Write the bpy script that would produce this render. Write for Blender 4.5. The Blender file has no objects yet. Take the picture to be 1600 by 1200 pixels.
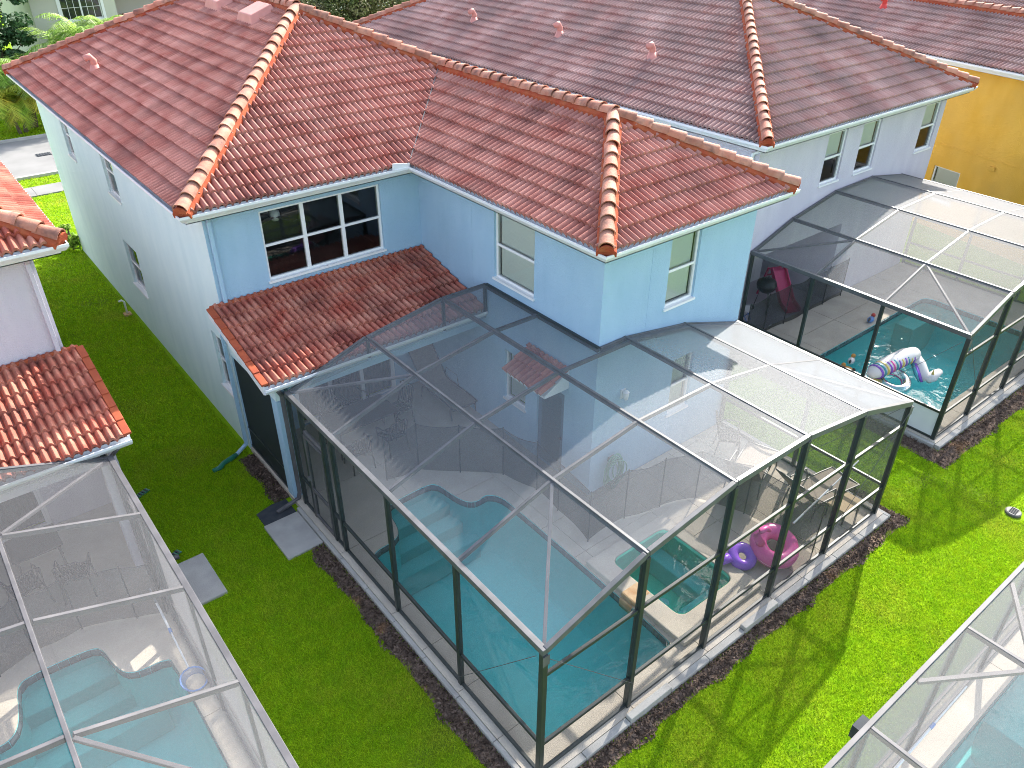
import bpy, bmesh, math, random
import numpy as np
from mathutils import Vector, Matrix
from mathutils.geometry import tessellate_polygon
R = math.radians
random.seed(7); rng = np.random.default_rng(7)
S = bpy.context.scene
COL = S.collection

# ------------------------------------------------------------------ camera, sky, sun, exposure
CAMP = Vector((-4.1445, -14.3467, 10.7029))
CR = Vector((0.78209, -0.62315, 0.00417)); CU = Vector((0.335723, 0.426971, 0.839634)); CF = Vector((0.525001, 0.655269, -0.543136))
cam = bpy.data.cameras.new('camera'); cam.sensor_fit = 'HORIZONTAL'; cam.sensor_width = 36
cam.lens = 1229.85 * 36 / 1600; cam.clip_start = .1; cam.clip_end = 2000
camo = bpy.data.objects.new('camera', cam); COL.objects.link(camo)
camo.matrix_world = Matrix(((CR.x, CU.x, -CF.x, CAMP.x), (CR.y, CU.y, -CF.y, CAMP.y), (CR.z, CU.z, -CF.z, CAMP.z), (0, 0, 0, 1)))
S.camera = camo
SUNV = Vector((1.308, .549, 1)).normalized()           # towards the sun
W = bpy.data.worlds.new('World'); S.world = W; W.use_nodes = True
nt = W.node_tree; bg = nt.nodes['Background']; sky = nt.nodes.new('ShaderNodeTexSky'); sky.sky_type = 'NISHITA'
sky.sun_disc = False; sky.sun_elevation = math.asin(SUNV.z); sky.sun_rotation = math.atan2(SUNV.x, SUNV.y)
sky.dust_density = 2.0; sky.ozone_density = 1.0
hsv = nt.nodes.new('ShaderNodeHueSaturation'); hsv.inputs['Saturation'].default_value = .74
nt.links.new(sky.outputs[0], hsv.inputs['Color']); nt.links.new(hsv.outputs[0], bg.inputs[0]); bg.inputs[1].default_value = .13
sun = bpy.data.lights.new('sun', 'SUN'); sun.energy = 2.75; sun.angle = R(.53); sun.color = (1, .95, .86)
suno = bpy.data.objects.new('sun', sun); COL.objects.link(suno); suno.location = (30, 10, 40)
suno.rotation_euler = SUNV.to_track_quat('Z', 'Y').to_euler()
S.view_settings.view_transform = 'Standard'; S.view_settings.look = 'None'; S.view_settings.gamma = 1
S.view_settings.use_curve_mapping = False; S.view_settings.exposure = 2.1
S.render.engine = 'CYCLES'; S.cycles.pixel_filter_type = 'BLACKMAN_HARRIS'; S.cycles.filter_width = 1.0
S.cycles.transparent_max_bounces = 28; S.cycles.max_bounces = 10; S.cycles.diffuse_bounces = 4
S.cycles.use_denoising = True; S.cycles.denoising_prefilter = 'NONE'; S.cycles.caustics_reflective = False; S.cycles.caustics_refractive = False

def px(p):
    d = Vector(p) - CAMP; z = d.dot(CF)
    if z < .3: return None
    return 800 + 1229.85 * d.dot(CR) / z, 600 - 1229.85 * d.dot(CU) / z, z
def inframe(p, m=10):
    a = px(p); return a is not None and -m < a[0] < 1600 + m and -m < a[1] < 1200 + m

# ------------------------------------------------------------------ materials
MATS = {}
def nodes_of(name):
    m = bpy.data.materials.new(name); m.use_nodes = True
    n = m.node_tree; return m, n, n.nodes, n.links, n.nodes['Principled BSDF']
def mat(name, c, c2=None, scale=3., rough=.7, metal=0., spec=.4, bump=0., bscale=60., detail=4., contrast=(.35, .65), stretch=None, c3=None, s3=.5, k3=(.5, .75), island=0., coat=0., st3=None):
    m, n, N, L, b = nodes_of(name)
    b.inputs['Roughness'].default_value = rough; b.inputs['Metallic'].default_value = metal
    b.inputs['Specular IOR Level'].default_value = spec; b.inputs['Coat Weight'].default_value = coat
    geo = N.new('ShaderNodeNewGeometry'); pos = geo.outputs['Position']
    col = None
    if c2 is not None:
        v = pos
        if stretch:
            mp = N.new('ShaderNodeMapping'); mp.inputs['Scale'].default_value = stretch; L.new(pos, mp.inputs['Vector']); v = mp.outputs[0]
        t = N.new('ShaderNodeTexNoise'); t.inputs['Scale'].default_value = scale; t.inputs['Detail'].default_value = detail; L.new(v, t.inputs['Vector'])
        r = N.new('ShaderNodeValToRGB'); r.color_ramp.elements[0].position = contrast[0]; r.color_ramp.elements[1].position = contrast[1]
        r.color_ramp.elements[0].color = (*c, 1); r.color_ramp.elements[1].color = (*c2, 1)
        L.new(t.outputs['Fac'], r.inputs[0]); col = r.outputs[0]
        if c3 is not None:
            t3 = N.new('ShaderNodeTexNoise'); t3.inputs['Scale'].default_value = s3; t3.inputs['Detail'].default_value = 6; 
            if st3:
                m3_ = N.new('ShaderNodeMapping'); m3_.inputs['Scale'].default_value = st3; L.new(pos, m3_.inputs['Vector']); L.new(m3_.outputs[0], t3.inputs['Vector'])
            else: L.new(pos, t3.inputs['Vector'])
            r3 = N.new('ShaderNodeMapRange'); r3.inputs[1].default_value = k3[0]; r3.inputs[2].default_value = k3[1]; L.new(t3.outputs['Fac'], r3.inputs[0])
            mx = N.new('ShaderNodeMix'); mx.data_type = 'RGBA'; L.new(r3.outputs[0], mx.inputs[0]); L.new(col, mx.inputs[6]); mx.inputs[7].default_value = (*c3, 1)
            col = mx.outputs[2]
        if island:
            oi = N.new('ShaderNodeObjectInfo'); ad = N.new('ShaderNodeMath'); ad.operation = 'ADD'
            L.new(oi.outputs['Random'], ad.inputs[0]); L.new(geo.outputs['Random Per Island'], ad.inputs[1])
            fr = N.new('ShaderNodeMath'); fr.operation = 'FRACT'; L.new(ad.outputs[0], fr.inputs[0])
            mr = N.new('ShaderNodeMapRange'); mr.inputs[3].default_value = 1 - island; mr.inputs[4].default_value = 1 + island; L.new(fr.outputs[0], mr.inputs[0])
            hs = N.new('ShaderNodeHueSaturation'); L.new(mr.outputs[0], hs.inputs['Value']); L.new(col, hs.inputs['Color']); col = hs.outputs[0]
        L.new(col, b.inputs['Base Color'])
    else: b.inputs['Base Color'].default_value = (*c, 1)
    if bump:
        t = N.new('ShaderNodeTexNoise'); t.inputs['Scale'].default_value = bscale; t.inputs['Detail'].default_value = 3; L.new(pos, t.inputs['Vector'])
        bp = N.new('ShaderNodeBump'); bp.inputs['Strength'].default_value = bump; bp.inputs['Distance'].default_value = .02
        L.new(t.outputs['Fac'], bp.inputs['Height']); L.new(bp.outputs[0], b.inputs['Normal'])
    MATS[name] = m; return m

def leaf_mat(name, c, c2, trans=.4, scale=1.5, rough=.55, c3=None, s3=.3):
    m = mat(name, c, c2, scale=scale, rough=rough, spec=.25, island=.35, c3=c3, s3=s3)
    n = m.node_tree; N, L = n.nodes, n.links; b = N['Principled BSDF']; out = N['Material Output']
    src = b.inputs['Base Color'].links[0].from_socket
    tr = N.new('ShaderNodeBsdfTranslucent'); L.new(src, tr.inputs[0])
    mx = N.new('ShaderNodeMixShader'); mx.inputs[0].default_value = trans
    L.new(b.outputs[0], mx.inputs[1]); L.new(tr.outputs[0], mx.inputs[2]); L.new(mx.outputs[0], out.inputs[0]); return m

def screen_mat(name, a, colr, gloss=.12, nz=.1, nscale=35.):
    """woven insect mesh: the share of the view its threads cover grows towards grazing angles"""
    m, n, N, L, b = nodes_of(name); out = N['Material Output']; N.remove(b)
    lw = N.new('ShaderNodeLayerWeight'); lw.inputs['Blend'].default_value = .5
    def M(op, x, y=None):
        k = N.new('ShaderNodeMath'); k.operation = op
        for i, q in enumerate((x, y)):
            if q is None: continue
            if isinstance(q, (int, float)): k.inputs[i].default_value = q
            else: L.new(q, k.inputs[i])
        return k.outputs[0]
    cs = M('MAXIMUM', M('SUBTRACT', 1., lw.outputs['Facing']), .12)
    geo = N.new('ShaderNodeNewGeometry')
    t = N.new('ShaderNodeTexNoise'); t.inputs['Scale'].default_value = nscale; t.inputs['Detail'].default_value = 3; L.new(geo.outputs['Position'], t.inputs['Vector'])
    t2 = N.new('ShaderNodeTexNoise'); t2.inputs['Scale'].default_value = 1.3; t2.inputs['Detail'].default_value = 2; L.new(geo.outputs['Position'], t2.inputs['Vector'])
    var = M('ADD', M('MULTIPLY', M('SUBTRACT', t.outputs['Fac'], .5), nz * 4), M('MULTIPLY', M('SUBTRACT', t2.outputs['Fac'], .5), nz * 1.2))
    aa = M('ADD', a, M('MULTIPLY', var, a))
    fac = M('SUBTRACT', 1., M('POWER', M('SUBTRACT', 1., aa), M('DIVIDE', 1., cs)))
    d = N.new('ShaderNodeBsdfDiffuse'); d.inputs[0].default_value = (*colr, 1)
    tl = N.new('ShaderNodeBsdfTranslucent'); tl.inputs[0].default_value = (*colr, 1)
    g = N.new('ShaderNodeBsdfGlossy'); g.inputs['Roughness'].default_value = .5; g.inputs[0].default_value = (.85, .85, .85, 1)
    m1 = N.new('ShaderNodeMixShader'); m1.inputs[0].default_value = .45; L.new(d.outputs[0], m1.inputs[1]); L.new(tl.outputs[0], m1.inputs[2])
    m2 = N.new('ShaderNodeMixShader'); m2.inputs[0].default_value = gloss; L.new(m1.outputs[0], m2.inputs[1]); L.new(g.outputs[0], m2.inputs[2])
    tp = N.new('ShaderNodeBsdfTransparent')
    m3 = N.new('ShaderNodeMixShader'); L.new(fac, m3.inputs[0]); L.new(tp.outputs[0], m3.inputs[1]); L.new(m2.outputs[0], m3.inputs[2])
    L.new(m3.outputs[0], out.inputs[0]); MATS[name] = m; return m

def sheet_mat(name, tint, gloss_rough=.02, ior=1.5, bump=0., bscale=3., boost=1., extra=0.):
    """thin clear sheet (window pane, water surface): tinted see-through plus Fresnel reflection"""
    m, n, N, L, b = nodes_of(name); out = N['Material Output']; N.remove(b)
    fr = N.new('ShaderNodeFresnel'); fr.inputs[0].default_value = ior
    tp = N.new('ShaderNodeBsdfTransparent'); tp.inputs[0].default_value = (*tint, 1)
    g = N.new('ShaderNodeBsdfGlossy'); g.inputs['Roughness'].default_value = gloss_rough; g.inputs[0].default_value = (1, 1, 1, 1)
    mu = N.new('ShaderNodeMath'); mu.operation = 'MULTIPLY_ADD'; mu.inputs[1].default_value = boost; mu.inputs[2].default_value = extra; mu.use_clamp = True; L.new(fr.outputs[0], mu.inputs[0])
    mx = N.new('ShaderNodeMixShader'); L.new(mu.outputs[0], mx.inputs[0]); L.new(tp.outputs[0], mx.inputs[1]); L.new(g.outputs[0], mx.inputs[2]); L.new(mx.outputs[0], out.inputs[0])
    if bump:
        geo = N.new('ShaderNodeNewGeometry'); t = N.new('ShaderNodeTexNoise'); t.inputs['Scale'].default_value = bscale; t.inputs['Detail'].default_value = 3
        t.inputs['Distortion'].default_value = .6; L.new(geo.outputs['Position'], t.inputs['Vector'])
        bp = N.new('ShaderNodeBump'); bp.inputs['Strength'].default_value = bump; bp.inputs['Distance'].default_value = .05
        L.new(t.outputs['Fac'], bp.inputs['Height']); L.new(bp.outputs[0], g.inputs['Normal']); L.new(bp.outputs[0], fr.inputs['Normal'])
    MATS[name] = m; return m

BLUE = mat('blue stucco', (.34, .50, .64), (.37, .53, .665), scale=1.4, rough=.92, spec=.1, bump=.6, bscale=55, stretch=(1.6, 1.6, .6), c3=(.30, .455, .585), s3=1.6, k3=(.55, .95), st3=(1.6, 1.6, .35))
BLUELIT = mat('blue stucco with bounce light', (.60, .73, .74), (.65, .77, .77), scale=1.4, rough=.92, spec=.1, bump=.6, bscale=55, stretch=(1.6, 1.6, .6), c3=(.55, .68, .69), s3=1.6, k3=(.55, .95), st3=(1.6, 1.6, .35))  # blue stucco lightened: bounce light from the neighbour's wall put into the colour
LAV = mat('lavender stucco', (.54, .51, .57), (.59, .56, .61), scale=1.4, rough=.92, spec=.1, bump=.6, bscale=55, stretch=(1.6, 1.6, .6), c3=(.50, .475, .53), s3=1.6, k3=(.55, .95), st3=(1.6, 1.6, .35))
YEL = mat('yellow stucco', (.66, .37, .055), (.72, .42, .08), scale=1.2, rough=.92, spec=.1, bump=.6, bscale=55, stretch=(1.6, 1.6, .6), c3=(.60, .36, .08), s3=.7, k3=(.4, .75))
BEI = mat('beige stucco', (.52, .51, .43), (.56, .54, .46), scale=.7, rough=.9, spec=.15)
CRE = mat('cream yellow stucco', (.60, .47, .22), (.63, .5, .25), scale=.7, rough=.9, spec=.15)
WHT = mat('white painted aluminium', (.74, .75, .76), (.68, .7, .71), scale=2, rough=.45, spec=.4)
WFR = mat('white vinyl frame', (.78, .78, .77), rough=.4)
TILE = mat('clay tile', (.31, .112, .09), (.46, .235, .195), scale=1.6, rough=.85, spec=.06, bump=.3, bscale=40, c3=(.16, .07, .062), s3=1.0, k3=(.50, .85), island=.08, contrast=(.3, .7))
TILE2 = mat('greyed clay tile', (.31, .17, .15), (.49, .345, .31), scale=1.6, rough=.85, spec=.06, bump=.3, bscale=40, c3=(.15, .10, .095), s3=.8, k3=(.40, .80), island=.08, contrast=(.3, .7))
TILEP = mat('porch clay tile', (.38, .10, .068), (.54, .25, .175), scale=2.2, rough=.8, spec=.12, bump=.3, bscale=40, c3=(.17, .06, .05), s3=1.3, k3=(.45, .8), island=.12, contrast=(.35, .7))
CAP = mat('ridge cap clay', (.38, .14, .09), (.48, .245, .17), scale=3, rough=.75, spec=.25, bump=.3, bscale=40, c3=(.16, .085, .07), s3=5, k3=(.5, .75), island=.25)
MORT = mat('orange mortar', (.30, .055, .028), (.36, .10, .045), scale=5, rough=.9, spec=.1, bump=.5, bscale=30)
RAKE = mat('orange rake tile', (.36, .085, .035), (.28, .06, .03), scale=4, rough=.8, spec=.2)
DECKR = mat('roof underlay', (.16, .06, .05), rough=.9)
VENT = mat('pink vent paint', (.56, .25, .21), (.5, .22, .18), scale=5, rough=.6)
VENTR = mat('red vent paint', (.55, .05, .04), rough=.6)
GLASS = sheet_mat('window glass', (.93, .98, .95), .015, 1.5, boost=1.0, extra=.01)
BLIND = mat('blind slats', (.80, .85, .78), rough=.6)
DARKIN = mat('dim room', (.06, .065, .06), rough=.9)
CURT = mat('dark curtain', (.05, .06, .07), (.08, .09, .1), scale=6, rough=.9, stretch=(6, 6, .2))
DOORM = mat('grey blue door', (.13, .19, .24), rough=.5)
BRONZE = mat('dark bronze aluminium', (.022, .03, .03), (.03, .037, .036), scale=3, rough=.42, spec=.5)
BRTOP = mat('sunlit bronze aluminium', (.075, .078, .08), (.11, .11, .115), scale=4, rough=.38, spec=.4)  # paler copy of the bronze: sun glint on roof members put into the colour
GREYAL = mat('pale grey aluminium', (.085, .083, .087), (.125, .12, .125), scale=3, rough=.5, spec=.25)
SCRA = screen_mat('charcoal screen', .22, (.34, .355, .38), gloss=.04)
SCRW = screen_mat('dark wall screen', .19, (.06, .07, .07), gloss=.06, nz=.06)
SCRB = screen_mat('grey screen', .25, (.30, .295, .30), gloss=.03, nz=.14, nscale=28)
SCRD = screen_mat('pale grey screen', .2, (.18, .18, .195), gloss=.06)
SCRP = screen_mat('dark porch screen', .55, (.035, .045, .045), gloss=.05)
FENM = screen_mat('black fence mesh', .42, (.03, .034, .04), gloss=.03)
DECK = mat('pool deck coating', (.50, .44, .36), (.56, .50, .41), scale=2.5, rough=.85, spec=.2, bump=.5, bscale=70, c3=(.42, .38, .32), s3=1.2, k3=(.5, .8))
CONC = mat('concrete', (.36, .345, .315), (.43, .415, .38), scale=3, rough=.9, spec=.2, bump=.3, bscale=50, c3=(.34, .33, .31), s3=2, k3=(.55, .8))
STREET = mat('pale street concrete', (.20, .197, .19), (.24, .236, .228), scale=.8, rough=.9, spec=.2)
PLAS = mat('pool plaster', (.25, .82, .81), (.3, .86, .85), scale=2, rough=.7)
PLASG = mat('spa plaster', (.14, .78, .56), (.18, .82, .6), scale=2, rough=.7)
PLASS = mat('pool step plaster', (.30, .66, .64), (.35, .7, .68), scale=2, rough=.7)
WATER = sheet_mat('pool water', (.54, .97, .96), .04, 1.33, bump=.32, bscale=3.0)
PTILE = mat('waterline tile', (.06, .075, .085), (.10, .115, .125), scale=6, rough=.25, island=.3)
RUST = mat('stained spill stone', (.45, .24, .10), (.58, .42, .24), scale=5, rough=.7)
LAWN = mat('lawn soil', (.16, .29, .006), (.19, .32, .008), scale=2, rough=.95, spec=.05, c3=(.12, .13, .03), s3=.7, k3=(.55, .8))
BLADE = leaf_mat('grass blade', (.30, .50, .007), (.39, .545, .010), .5, scale=4., c3=(.46, .50, .04), s3=.8)
MULCH = mat('mulch', (.085, .06, .045), (.18, .13, .10), scale=9, rough=.95, spec=.1, c3=(.3, .16, .07), s3=1.1, k3=(.62, .75), island=.4)
BARK = mat('bark', (.12, .09, .065), (.2, .16, .12), scale=8, rough=.95)
LEAFD = leaf_mat('dark leaf', (.03, .08, .03), (.06, .13, .045), .25)
LEAFG = leaf_mat('grey green leaf', (.07, .105, .025), (.15, .17, .06), .35, c3=(.26, .2, .12), s3=1.2)
PALM = leaf_mat('palm leaf', (.18, .34, .04), (.32, .46, .08), .45, c3=(.6, .62, .4), s3=1.8)
PALMY = leaf_mat('yellowing palm leaf', (.22, .36, .03), (.45, .42, .06), .45, c3=(.7, .5, .06), s3=1.0)
BLACK = mat('black paint', (.018, .018, .02), rough=.4)
BROWNM = mat('brown metal', (.05, .042, .04), rough=.45)
SLING = mat('tan sling fabric', (.20, .165, .13), (.24, .2, .16), scale=20, rough=.85)
TANP = mat('tan cushion', (.40, .30, .18), rough=.8)
PINK = mat('pink vinyl', (.74, .07, .34), (.80, .16, .42), scale=2.2, rough=.25, spec=.5)
PURP = mat('purple vinyl', (.28, .10, .62), rough=.25)
WVIN = mat('white vinyl', (.8, .79, .78), rough=.25, spec=.5)
CLEAR = sheet_mat('clear vinyl', (.93, .93, .95), .12, 1.4, boost=1.3, extra=.22)
GOLD = mat('orange toy plastic', (.65, .30, .05), rough=.4)
TEAL = mat('teal vinyl', (.05, .35, .42), rough=.3)
YVIN = mat('yellow vinyl', (.75, .6, .15), rough=.3)
HOSE = mat('green hose', (.10, .30, .22), rough=.5)
SLEEVE = mat('green plastic sleeve', (.02, .16, .10), rough=.4)
MATD = mat('dark slate', (.03, .036, .045), (.05, .055, .06), scale=6, rough=.85)
SLID = mat('pink slide plastic', (.62, .04, .16), rough=.35)
BLUEP = mat('blue plastic', (.10, .22, .5), rough=.4)
IRON = mat('grey iron', (.12, .115, .11), rough=.6)
STRIPE = None

# ------------------------------------------------------------------ mesh building
MIR = {}
class MB:
    def __init__(s): s.v = []; s.f = []
    def add(s, vs, fs):
        o = len(s.v); s.v += [tuple(p) for p in vs]; s.f += [tuple(i + o for i in f) for f in fs]; return s
    def quad(s, *p): return s.add(p, [tuple(range(len(p)))])
    def box(s, x0, y0, z0, x1, y1, z1):
        x0, x1 = min(x0, x1), max(x0, x1); y0, y1 = min(y0, y1), max(y0, y1); z0, z1 = min(z0, z1), max(z0, z1)
        return s.add([(x0, y0, z0), (x1, y0, z0), (x1, y1, z0), (x0, y1, z0), (x0, y0, z1), (x1, y0, z1), (x1, y1, z1), (x0, y1, z1)],
                     [(3, 2, 1, 0), (4, 5, 6, 7), (0, 1, 5, 4), (1, 2, 6, 5), (2, 3, 7, 6), (3, 0, 4, 7)])
    def bar(s, a, b, w, h, up=(0, 0, 1), e=0.):
        a, b = Vector(a), Vector(b); d = (b - a).normalized(); a = a - d * e; b = b + d * e; up = Vector(up)
        if abs(d.dot(up)) > .98: up = Vector((0, 1, 0))
        x = d.cross(up).normalized() * (w / 2); z = x.cross(d).normalized() * (h / 2)
        vs = [a - x - z, a + x - z, a + x + z, a - x + z, b - x - z, b + x - z, b + x + z, b - x + z]
        return s.add(vs, [(0, 1, 2, 3), (7, 6, 5, 4), (0, 4, 5, 1), (1, 5, 6, 2), (2, 6, 7, 3), (3, 7, 4, 0)])
    def tube(s, path, r, n=6, closed=False):
        P = [Vector(p) for p in path]; m = len(P); rr = r if isinstance(r, (list, tuple)) else [r] * m; rings = []
        for i, p in enumerate(P):
            if closed: t = P[(i + 1) % m] - P[i - 1]
            else: t = P[min(i + 1, m - 1)] - P[max(i - 1, 0)]
            t.normalize(); u = Vector((0, 0, 1)) if abs(t.z) < .9 else Vector((1, 0, 0)); x = t.cross(u).normalized(); y = x.cross(t)
            rings.append([p + x * (rr[i] * math.cos(2 * math.pi * k / n)) + y * (rr[i] * math.sin(2 * math.pi * k / n)) for k in range(n)])
        vs = [q for g in rings for q in g]; fs = []
        for i in range(m if closed else m - 1):
            j = (i + 1) % m
            for k in range(n): fs.append((i * n + k, i * n + (k + 1) % n, j * n + (k + 1) % n, j * n + k))
        if not closed: fs += [tuple(range(n))[::-1], tuple((m - 1) * n + k for k in range(n))]
        return s.add(vs, fs)
    def prism(s, poly, z0, z1):
        n = len(poly); vs = [(x, y, z0) for x, y in poly] + [(x, y, z1) for x, y in poly]
        return s.add(vs, [tuple(range(n))[::-1], tuple(range(n, 2 * n))] + [(i, (i + 1) % n, n + (i + 1) % n, n + i) for i in range(n)])
    def plate(s, outer, holes, z0, z1):
        loops = [[Vector((x, y, 0)) for x, y in l] for l in [outer] + holes]; flat = [p for l in loops for p in l]; n = len(flat)
        tri = tessellate_polygon(loops); fs = []
        for t in tri:
            a, b, c = (flat[i] for i in t)
            up = (b - a).cross(c - a).z > 0; t = t if up else t[::-1]
            fs += [tuple(i + n for i in t), tuple(t)[::-1]]
        o = 0
        for li, l in enumerate(loops):
            k = len(l); area = sum(l[i].x * l[(i + 1) % k].y - l[(i + 1) % k].x * l[i].y for i in range(k)); fw = (area > 0) == (li == 0)
            for i in range(k):
                a, b = o + i, o + (i + 1) % k
                fs.append((a, b, b + n, a + n) if fw else (b, a, a + n, b + n))
            o += k
        return s.add([(p.x, p.y, z0) for p in flat] + [(p.x, p.y, z1) for p in flat], fs)
    def sweep(s, prof, path, closed=False):
        """prof: (out, z) pairs, out = to the right of the path direction; horizontal path with mitred corners"""
        P = [Vector(p) for p in path]; m = len(P); k = len(prof); vs = []
        for i, p in enumerate(P):
            d0 = (P[i] - P[i - 1]) if (i or closed) else (P[1] - P[0]); d1 = (P[(i + 1) % m] - P[i]) if (i < m - 1 or closed) else d0
            d0 = Vector((d0.x, d0.y, 0)).normalized(); d1 = Vector((d1.x, d1.y, 0)).normalized()
            n0 = Vector((d0.y, -d0.x, 0)); n1 = Vector((d1.y, -d1.x, 0)); n = (n0 + n1).normalized(); n /= max(.3, n.dot(n0))
            vs += [p + n * o + Vector((0, 0, z)) for o, z in prof]
        fs = []
        for i in range(m if closed else m - 1):
            j = (i + 1) % m
            for q in range(k): fs.append((i * k + q, j * k + q, j * k + (q + 1) % k, i * k + (q + 1) % k))
        if not closed: fs += [tuple(range(k)), tuple((m - 1) * k + q for q in range(k))[::-1]]
        return s.add(vs, fs)
    def lathe(s, prof, c=(0, 0, 0), n=16):
        vs = []; fs = []; k = len(prof); c = Vector(c)
        for i in range(n):
            a = 2 * math.pi * i / n; vs += [c + Vector((r * math.cos(a), r * math.sin(a), z)) for r, z in prof]
        for i in range(n):
            j = (i + 1) % n
            for q in range(k - 1): fs.append((i * k + q, j * k + q, j * k + q + 1, i * k + q + 1))
        return s.add(vs, fs)
    def ball(s, c, r, n=10, m=7):
        r = Vector((r, r, r)) if isinstance(r, (int, float)) else Vector(r)
        vs = []; fs = []
        for i in range(m + 1):
            t = math.pi * i / m
            for k in range(n):
                a = 2 * math.pi * k / n; vs.append((c[0] + r.x * math.sin(t) * math.cos(a), c[1] + r.y * math.sin(t) * math.sin(a), c[2] + r.z * math.cos(t)))
        for i in range(m):
            for k in range(n): fs.append((i * n + k, (i + 1) * n + k, (i + 1) * n + (k + 1) % n, i * n + (k + 1) % n))
        return s.add(vs, fs)
    def torus(s, c, R_, r, ax=(0, 0, 1), n=24, m=10):
        q = Vector((0, 0, 1)).rotation_difference(Vector(ax)); c = Vector(c)
        return s.tube([c + q @ Vector((R_ * math.cos(2 * math.pi * i / n), R_ * math.sin(2 * math.pi * i / n), 0)) for i in range(n)], r, m, True)
    def build(s, name, m, parent=None, smooth=False, bevel=0., kind=None, label=None):
        mir = MIR.get(parent, False) if parent else False
        v = [(-x, y, z) for x, y, z in s.v] if mir else s.v; f = [t[::-1] for t in s.f] if mir else s.f
        me = bpy.data.meshes.new(name); me.from_pydata(v, [], f); me.validate(); me.materials.append(m)
        if smooth: me.polygons.foreach_set('use_smooth', [True] * len(me.polygons))
        o = bpy.data.objects.new(name, me); COL.objects.link(o)
        if parent: o.parent = parent; MIR[o] = mir
        if bevel:
            b = o.modifiers.new('bevel', 'BEVEL'); b.width = bevel; b.segments = 2; b.limit_method = 'ANGLE'
        if kind: o['kind'] = kind
        if label: o['label'] = label
        return o
def tag(o, label, cat, group=None):
    o['label'] = label; o['category'] = cat
    if group: o['group'] = group
    return o
def thing(name, label, cat, loc=(0, 0, 0), rz=0., mirror=False, group=None):
    o = bpy.data.objects.new(name, None); COL.objects.link(o); o.location = loc; o.rotation_euler = (0, 0, rz); o.empty_display_size = .3
    MIR[o] = mirror; return tag(o, label, cat, group)
def dup(root, loc, rz, label):
    r = root.copy(); COL.objects.link(r); r.location = loc; r.rotation_euler = (0, 0, rz); r['label'] = label
    for ch in list(root.children):
        c = ch.copy(); COL.objects.link(c); c.parent = r
        for g in list(ch.children):
            d = g.copy(); COL.objects.link(d); d.parent = c
    return r
def joined(name, V, F, m, parent=None, kind='stuff', smooth=False):
    me = bpy.data.meshes.new(name); V = np.asarray(V, np.float32); F = np.asarray(F, np.int32); k = F.shape[1]
    me.vertices.add(len(V)); me.vertices.foreach_set('co', V.ravel()); me.loops.add(F.size); me.loops.foreach_set('vertex_index', F.ravel())
    me.polygons.add(len(F)); me.polygons.foreach_set('loop_start', np.arange(len(F), dtype=np.int32) * k)
    try: me.polygons.foreach_set('loop_total', np.full(len(F), k, np.int32))
    except Exception: pass
    me.update(calc_edges=True); me.materials.append(m)
    if smooth: me.polygons.foreach_set('use_smooth', [True] * len(F))
    o = bpy.data.objects.new(name, me); COL.objects.link(o)
    if parent: o.parent = parent
    if kind: o['kind'] = kind
    return o

# ------------------------------------------------------------------ roof tiles
TW, TE, TL = .272, .342, .385                   # width, exposure, length of one double-barrel tile
PROF = []
for c_ in (0., .136):
    PROF += [(c_, -.004), (c_ + .010, -.004)] + [(c_ + .010 + .116 * k / 6, .074 * math.sin(math.pi * k / 6) ** .8) for k in range(7)]
PROF.append((.272, -.004))
LIFT = .058
def tile_faces():
    F = []
    for (a0, h0), (a1, h1) in zip(PROF, PROF[1:]):
        F.append([(a0, 0, h0 + LIFT), (a1, 0, h1 + LIFT), (a1, TL, h1), (a0, TL, h0)])
    for (a0, h0), (a1, h1) in zip(PROF, PROF[1:]):
        F.append([(a0, 0, h0 - .004), (a1, 0, h1 - .004), (a1, 0, h1 + LIFT), (a0, 0, h0 + LIFT)])
    return F
TF = tile_faces()
def mesh_of(name, faces, m):
    vs = []; fs = []
    for f in faces:
        o = len(vs); vs += f; fs.append(tuple(range(o, o + len(f))))
    me = bpy.data.meshes.new(name); me.from_pydata(vs, [], fs); me.materials.append(m)
    bm = bmesh.new(); bm.from_mesh(me); bmesh.ops.remove_doubles(bm, verts=bm.verts, dist=1e-5); bm.to_mesh(me); bm.free()
    me.polygons.foreach_set('use_smooth', [True] * len(me.polygons))
    try: me.set_sharp_from_angle(angle=R(38))
    except Exception: pass
    return me
TILEMESH = {}
def clip2(face, edges):
    for (px_, py_, nx, ny) in edges:            # keep (p - e).n >= 0
        out = []; k = len(face)
        for i in range(k):
            A, B = face[i], face[(i + 1) % k]; da = (A[0] - px_) * nx + (A[1] - py_) * ny; db = (B[0] - px_) * nx + (B[1] - py_) * ny
            if da >= 0: out.append(A)
            if (da >= 0) != (db >= 0):
                t = da / (da - db); out.append(tuple(A[q] + t * (B[q] - A[q]) for q in range(3)))
        face = out
        if len(face) < 3: return None
    return face
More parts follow.
